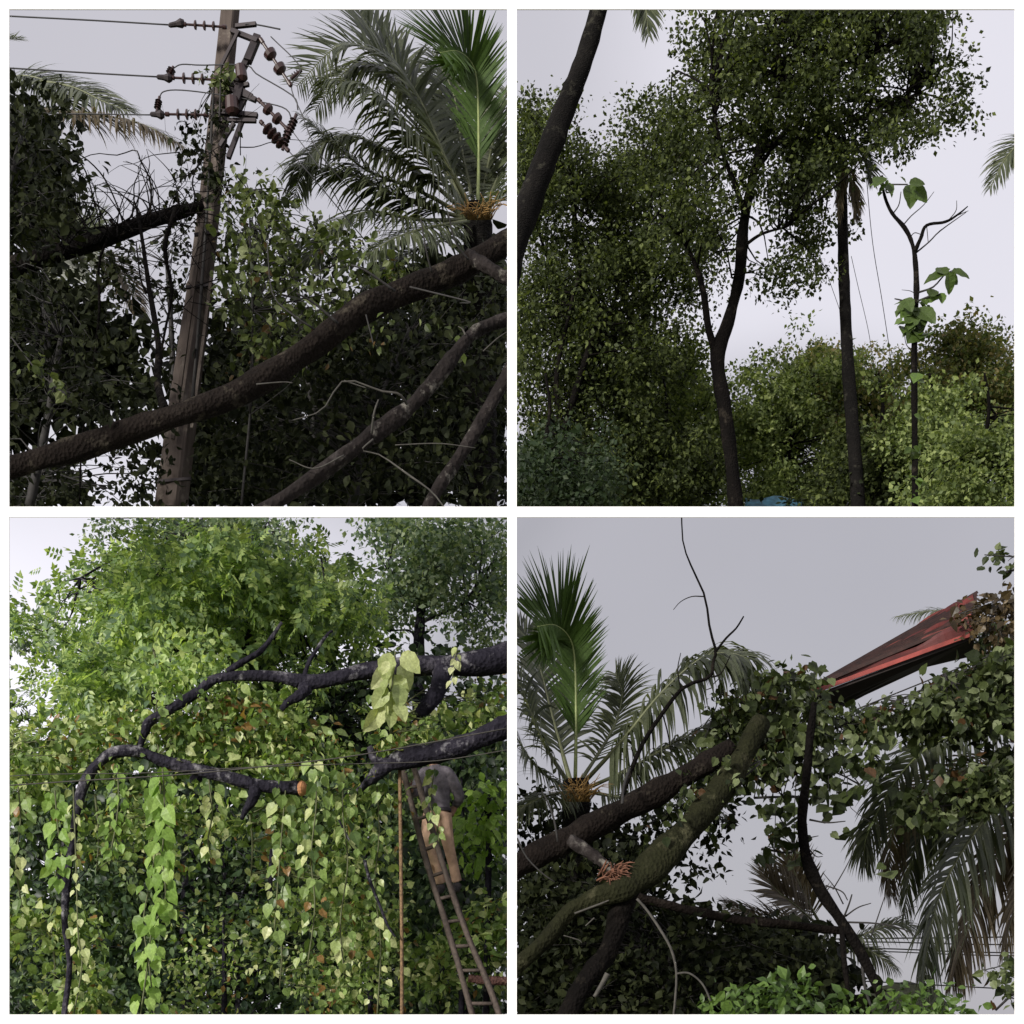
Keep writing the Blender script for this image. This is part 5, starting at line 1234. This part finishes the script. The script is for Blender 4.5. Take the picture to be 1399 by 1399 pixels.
# red roof: a bent ribbed metal sheet, edge on, with the dark underside showing
RD = 18.0
rf = root('metal_roof', 'crumpled red ribbed metal roof sheet jutting out of the creepers', 'roof', P(1105, 948, RD))
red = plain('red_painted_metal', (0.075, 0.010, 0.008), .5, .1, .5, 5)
eave0, eave1, rid1 = P(1103, 946, RD - .6), P(1330, 864, RD - .9), P(1335, 822, RD + 1.0)
ribs = 10
def sheet_pt(u, v):
    """u along the eave, v up the slope; the sheet narrows to its torn left corner"""
    a = eave0 * (1 - u) + eave1 * u; c = P(1103, 946, RD - .6) * (1 - u) + rid1 * u
    return a * (1 - v) + c * v
nrm = unit(np.cross(eave1 - eave0, rid1 - eave0))
if nrm[2] < 0: nrm = -nrm
reds = [red, plain('red_rib_lit', (0.15, 0.03, 0.022), .6, .1, .5, 7), plain('red_rib_shaded', (0.04, 0.010, 0.007), .8, .1, .6, 9), plain('red_rib_half_lit', (0.10, 0.016, 0.012), .5, .1, .5, 6)]  # alternating tones stand in for light and shade across the ribs
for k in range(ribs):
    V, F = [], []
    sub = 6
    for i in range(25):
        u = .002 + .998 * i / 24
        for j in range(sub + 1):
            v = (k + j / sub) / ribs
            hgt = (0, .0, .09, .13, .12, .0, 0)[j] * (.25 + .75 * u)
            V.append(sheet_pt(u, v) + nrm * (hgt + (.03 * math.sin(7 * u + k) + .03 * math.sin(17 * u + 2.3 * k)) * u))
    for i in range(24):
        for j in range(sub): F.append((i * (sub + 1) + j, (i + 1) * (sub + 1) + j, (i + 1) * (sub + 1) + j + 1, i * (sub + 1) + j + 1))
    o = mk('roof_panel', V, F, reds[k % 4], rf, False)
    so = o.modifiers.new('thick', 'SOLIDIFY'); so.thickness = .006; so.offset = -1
seam_m = plain('rib_shade_dark', (0.028, 0.010, 0.007), .6, .1, .5, 9)  # added dark bars stand in for shade in the grooves
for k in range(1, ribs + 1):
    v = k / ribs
    box_bar('rib_shade_bar', sheet_pt(.04, v) + nrm * .03, sheet_pt(.99, v) + nrm * .10, .035, .16, seam_m, rf)
trim_m = plain('red_trim', (0.26, 0.05, 0.04), .4, .1, .3, 6)
box_bar('eave_trim', eave0 + np.array((.02, -.05, -.02)), eave1 + np.array((0, -.05, -.02)), .05, .03, trim_m, rf)
# dark underside boards
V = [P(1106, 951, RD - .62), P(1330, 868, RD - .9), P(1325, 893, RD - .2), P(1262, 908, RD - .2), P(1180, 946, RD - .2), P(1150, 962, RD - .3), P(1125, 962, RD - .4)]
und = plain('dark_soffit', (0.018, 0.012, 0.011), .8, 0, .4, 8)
o = mk('soffit', V, [tuple(range(7))], und, rf); so = o.modifiers.new('thick', 'SOLIDIFY'); so.thickness = .04
wl_ = root('wall', 'brown house wall hidden behind the creepers at the right', 'wall', P(1420, GY(19), 19))
slab('masonry', P(1395, 900, 19)[0], P(1600, 900, 19)[0], 0, P(0, 880, 19)[2], 19, 19.2, plain('wall_render', (.12, .08, .06), .9, 0, .3, 3), wl_)

# creepers over the roof and between the trunks
def creeper(label, polys, D, dd, n, mat=L_br, nind=60, per=12, size=(.08, .17), rad=.24, tpl=ROUND, stem=None, tw=.5):
    return mass('creeper', label, 'creeper', polys, D, dd, n, per, rad, size, 'BR', mat, tpl, nind, stem or [(polys[0][-1][0], polys[0][-1][1], D, 3.5), (polys[0][len(polys[0]) // 2][0], polys[0][len(polys[0]) // 2][1], D, 2.5), (polys[0][0][0], polys[0][0][1], D, 1.5)], twig_dark, tw=tw, droop=.8, flat=.5, tocam=.7, group='creepers over the wrecked roof')
creeper('creeper mound left of the red roof tip', [[(985, 945), (1005, 935), (1050, 925), (1105, 922), (1120, 955), (1140, 975), (1110, 1010), (1060, 1050), (1000, 1060), (955, 1060), (945, 1040), (975, 990)]], 16.6, .6, 170, nind=120)
creeper('creeper band hanging under the red roof', [[(1130, 985), (1190, 970), (1262, 955), (1285, 925), (1330, 905), (1420, 870), (1420, 1000), (1340, 1000), (1260, 1000), (1200, 1000), (1130, 1000)]], 16.9, .6, 210, nind=110)
creeper('withered brown creeper heaped on the roof at the right edge', [[(1312, 838), (1335, 822), (1365, 812), (1420, 805), (1420, 870), (1350, 872), (1318, 862)]], 17.2, .4, 60, L_br_brown, 40, size=(.06, .14))
creeper('green creeper behind the withered heap', [[(1330, 880), (1360, 850), (1420, 850), (1420, 960), (1300, 960)]], 19.4, .4, 80, L_br, 0)
creeper('loose dangling creeper with gaps of sky, middle', [[(1040, 1010), (1110, 1000), (1200, 1000), (1210, 1040), (1180, 1080), (1130, 1090), (1085, 1085), (1060, 1120), (1030, 1090)]], 16.4, .6, 50, nind=70, per=8, size=(.09, .17))
creeper('creeper on the mossy trunk', [[(880, 1130), (930, 1080), (985, 1020), (1040, 1040), (1000, 1100), (950, 1150), (890, 1160)]], 14.6, .5, 40, nind=40, per=8, size=(.07, .13))
creeper('green leaves over the palm fronds at the right', [[(1260, 1080), (1330, 1040), (1420, 1000), (1420, 1080), (1350, 1110), (1260, 1130), (1230, 1110)]], 17, .5, 110, L_br, 40)
creeper('dark leaves below the hanging creeper, right of the curved trunk', [[(1050, 1090), (1085, 1075), (1085, 1160), (1040, 1160)]], 16, .4, 14, nind=40, per=5)
creeper('leafy sprig against the sky at the right edge', [[(1345, 758), (1372, 752), (1420, 765), (1420, 790), (1375, 782)]], 15, .1, 7, L_br, 30, 5, (.07, .13), .12)
creeper('dark leaf cluster at the lower right edge', [[(1345, 1325), (1390, 1300), (1430, 1310), (1430, 1400), (1360, 1380)]], 14.5, .3, 26, L_br, 60, 6, (.07, .13), .15)
creeper('leaf tuft on the tip of the red roof', [[(1085, 925), (1100, 905), (1112, 908), (1110, 935)]], 16.8, .1, 4, L_br, 20, 5, (.07, .13), .1)
# sparse dark leaves dangling by the curved trunk
dl = root('hanging_vine', 'dark dangling leaves beside the curved trunk against the sky', 'vine', P(1130, 1080, 15.8))
b = Bunch()
for c in ([(1088, 1060, 15.8, 1.5), (1085, 1120, 15.8, 1.2), (1087, 1180, 15.8, 1)], [(1132, 1060, 15.8, 1.2), (1132, 1110, 15.8, 1)], [(1158, 1060, 15.8, 1.2), (1160, 1100, 15.8, 1), (1192, 1125, 15.8, 1)], [(1060, 1090, 15.8, 1.2), (1058, 1170, 15.8, 1)]):
    b.px(c, 8, 4)
b.build('stem', twig_dark, dl, 'BR')
sp_ = []
for (x, y) in ((1128, 1088), (1146, 1085), (1155, 1095), (1132, 1102), (1126, 1108), (1137, 1116), (1145, 1098), (1160, 1088), (1150, 1102), (1136, 1138), (1160, 1136), (1193, 1126), (1152, 1134), (1075, 1100), (1062, 1102), (1082, 1125), (1076, 1130), (1052, 1128), (1066, 1148), (1054, 1165), (1087, 1175), (1090, 1150), (1074, 1110), (1050, 1110), (1208, 1182), (1209, 1192), (1140, 1092), (1170, 1078), (1120, 1078)):
    a = random.uniform(-1.3, 1.3); l = random.uniform(12, 19)
    sp_.append((x, y, x + l * math.sin(a), y + l * math.cos(a), random.uniform(.7, 1.5)))
place_leaves(sp_, 15.8, ROUND, L_br, dl, 'BR')

# hanging fronds of a palm outside the right edge
HB = 19.0
LP = dict(a0=72, a1=25, droop=1.0)
fr_br = [dict(c=[(1440, 1000, HB), (1350, 998, HB - .3), (1280, 1014, HB - .5), (1225, 1065, HB - .7), (1185, 1140, HB - .8), (1180, 1180, HB - .8)], n=60, L=74, r=RY, N=(.3, -.5, .8), r0=5, **LP),
    dict(c=[(1440, 1050, HB), (1385, 1080, HB - .8), (1330, 1140, HB - 1), (1285, 1220, HB - 1.2), (1266, 1300, HB - 1.3), (1262, 1352, HB - 1.3)], n=70, L=92, N=(.6, -.7, .4), r0=7, indiv=True, **LP),
    dict(c=[(1450, 1060, HB), (1400, 1110, HB - .4), (1345, 1200, HB - .6), (1315, 1290, HB - .8), (1300, 1340, HB - .8)], n=60, L=84, m=L_palm_brown, N=(.6, -.7, .4), r0=6, **LP),
    dict(c=[(1440, 1020, HB), (1350, 1040, HB + .3), (1270, 1075, HB + .3), (1225, 1120, HB + .3), (1215, 1180, HB + .3), (1218, 1225, HB + .3)], n=50, L=62, m=L_palm_brown, N=(.3, -.7, .6), r0=5, **LP),
    dict(c=[(1440, 1040, HB), (1360, 1060, HB + .5), (1290, 1100, HB + .5), (1250, 1160, HB + .5), (1235, 1250, HB + .5)], n=54, L=76, N=(.4, -.7, .5), r0=5, **LP),
    dict(c=[(1450, 1080, HB), (1420, 1160, HB - .5), (1390, 1230, HB - .6), (1370, 1300, HB - .6)], n=44, L=76, m=L_palm_brown, N=(.6, -.7, .4), r0=6, **LP),
    dict(c=[(1445, 990, HB + .4), (1390, 900, HB + .5), (1300, 838, HB + .6), (1225, 842, HB + .6)], n=44, L=44, N=(.1, -.5, .8), r0=4, **LP)]
palm('coconut_palm', 'coconut palm at the right edge with long hanging fronds', None,
     [(1480, GY(HB), HB, 40), (1470, 1300, HB, 38), (1455, 1100, HB, 36), (1445, 1010, HB, 30)], fr_br, 'BR')
SB = 20.5
fr_s = [dict(c=[(1150, 1290, SB), (1185, 1275, SB - .2), (1225, 1262, SB - .3), (1262, 1268, SB - .3)], n=30, L=44, N=(0, -.5, .8), r0=3, **LP),
        dict(c=[(1150, 1290, SB), (1190, 1300, SB - .2), (1225, 1325, SB - .3)], n=26, L=40, N=(0, -.5, .8), r0=3, **LP),
        dict(c=[(1125, 1270, SB), (1090, 1240, SB - .3), (1060, 1215, SB - .4), (1040, 1185, SB - .4)], n=36, L=56, m=L_palm_brown, N=(.3, -.8, .4), r0=4, a0=60, a1=20, droop=.15),
        dict(c=[(1125, 1270, SB), (1100, 1225, SB), (1085, 1190, SB), (1078, 1165, SB)], n=34, L=50, m=L_palm_brown, N=(.2, -.9, .3), r0=4, a0=60, a1=20, droop=.15),
        dict(c=[(1130, 1275, SB), (1080, 1262, SB - .3), (1030, 1250, SB - .5), (990, 1235, SB - .6)], n=40, L=46, m=L_palm_brown, N=(.1, -.7, .6), r0=4, a0=60, a1=25, droop=.5),
        dict(c=[(1130, 1275, SB), (1110, 1300, SB - .3), (1090, 1335, SB - .5), (1080, 1370, SB - .6)], n=36, L=46, m=L_palm_brown, N=(.3, -.8, .4), r0=4, a0=60, a1=25, droop=.5)]
palm('small_palm', 'small palm with dry brown fronds behind the curved trunk', None,
     [(1150, GY(SB), SB, 22), (1148, 1400, SB, 22), (1140, 1290, SB, 18)], fr_s, 'BR')
# dark heap under the trunks
hp = root('fallen_tree', 'dark sagging trunk along the top of the shadowed heap', 'fallen tree', P(880, 1230, 16))
limb('trunk', [(860, 1222, 16, 12), (920, 1238, 16, 12), (1000, 1256, 16, 12), (1070, 1262, 16, 12), (1150, 1272, 16, 10)], bark_brown, hp, 'BR', 30, 10, .1)
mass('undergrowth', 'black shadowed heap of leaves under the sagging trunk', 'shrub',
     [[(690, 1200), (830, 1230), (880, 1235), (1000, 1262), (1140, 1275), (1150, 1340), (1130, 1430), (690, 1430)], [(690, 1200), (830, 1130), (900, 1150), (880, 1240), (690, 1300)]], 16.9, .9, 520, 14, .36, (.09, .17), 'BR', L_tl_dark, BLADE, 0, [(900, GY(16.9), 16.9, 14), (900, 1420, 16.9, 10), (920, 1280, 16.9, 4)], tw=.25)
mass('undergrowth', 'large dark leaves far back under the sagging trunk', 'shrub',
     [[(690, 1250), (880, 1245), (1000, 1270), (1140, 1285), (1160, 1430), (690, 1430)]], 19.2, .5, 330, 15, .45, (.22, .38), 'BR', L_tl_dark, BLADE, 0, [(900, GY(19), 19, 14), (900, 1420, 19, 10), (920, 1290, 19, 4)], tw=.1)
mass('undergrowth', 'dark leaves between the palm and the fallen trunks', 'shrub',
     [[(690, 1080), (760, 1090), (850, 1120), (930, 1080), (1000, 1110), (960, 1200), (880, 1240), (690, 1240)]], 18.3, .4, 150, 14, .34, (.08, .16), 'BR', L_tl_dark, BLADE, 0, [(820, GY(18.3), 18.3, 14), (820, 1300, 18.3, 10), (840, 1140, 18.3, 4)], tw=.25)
mass('bush', 'bright green bush along the bottom of the roof scene, left part', 'shrub',
     [[(985, 1362), (1040, 1346), (1080, 1340), (1110, 1360), (1130, 1430), (975, 1430)]], 13.4, .3, 50, 12, .22, (.08, .16), 'BR', L_br_bush, BLADE, 50, [(1050, GY(13.4), 13.4, 8), (1050, 1400, 13.4, 5)])
mass('bush', 'bright green bush along the bottom, below the hanging fronds', 'shrub',
     [[(1130, 1372), (1200, 1352), (1260, 1350), (1310, 1365), (1325, 1430), (1120, 1430)]], 13.6, .3, 56, 12, .22, (.07, .14), 'BR', L_br_bush, BLADE, 50, [(1220, GY(13.6), 13.6, 8), (1220, 1400, 13.6, 5)])
# far grey-green roof
V = [P(1150, 1372, 26), P(1200, 1348, 26), P(1240, 1340, 26), P(1275, 1350, 26), P(1296, 1372, 26), P(1150, 1372, 28), P(1200, 1350, 28), P(1240, 1342, 28), P(1275, 1352, 28), P(1296, 1372, 28)]
V += [np.array((v[0], v[1], 0)) for v in V[:5]] + [np.array((v[0], v[1], 0)) for v in V[5:]]
F = [(i, i + 1, i + 6, i + 5) for i in range(4)] + [(10 + i, 11 + i, i + 1, i) for i in range(4)] + [(16 + i, 15 + i, 5 + i, 6 + i) for i in range(4)] + [(10, 0, 5, 15), (4, 14, 19, 9)]
setp(mk('hut', V, F, plain('thatch', (.05, .055, .035), .95, 0, .35, 10, .8)), 'low grey-green hut roof just above the bottom bush', 'hut')
WD = 23
for i, (lab, y0, y1, w) in enumerate((('upper of four near-level cables behind the hanging fronds', 1282, 1278, 2.0), ('second of four near-level cables behind the hanging fronds', 1287, 1291, 1.8), ('third of four near-level cables behind the hanging fronds', 1296, 1303, 1.8), ('fourth of four near-level cables behind the hanging fronds', 1300, 1307, 1.6))):
    wire('overhead_cable', lab, [(1080, y0 + 2, WD), (1200, y0, WD), (1320, (y0 + y1) / 2 + 1, WD), (1470, y1, WD)], w, panel='BR')
wire('overhead_cable', 'lowest cable sloping gently above the bottom bush', [(1080, 1336, WD), (1190, 1341, WD), (1300, 1347, WD), (1470, 1356, WD)], 1.8, panel='BR')
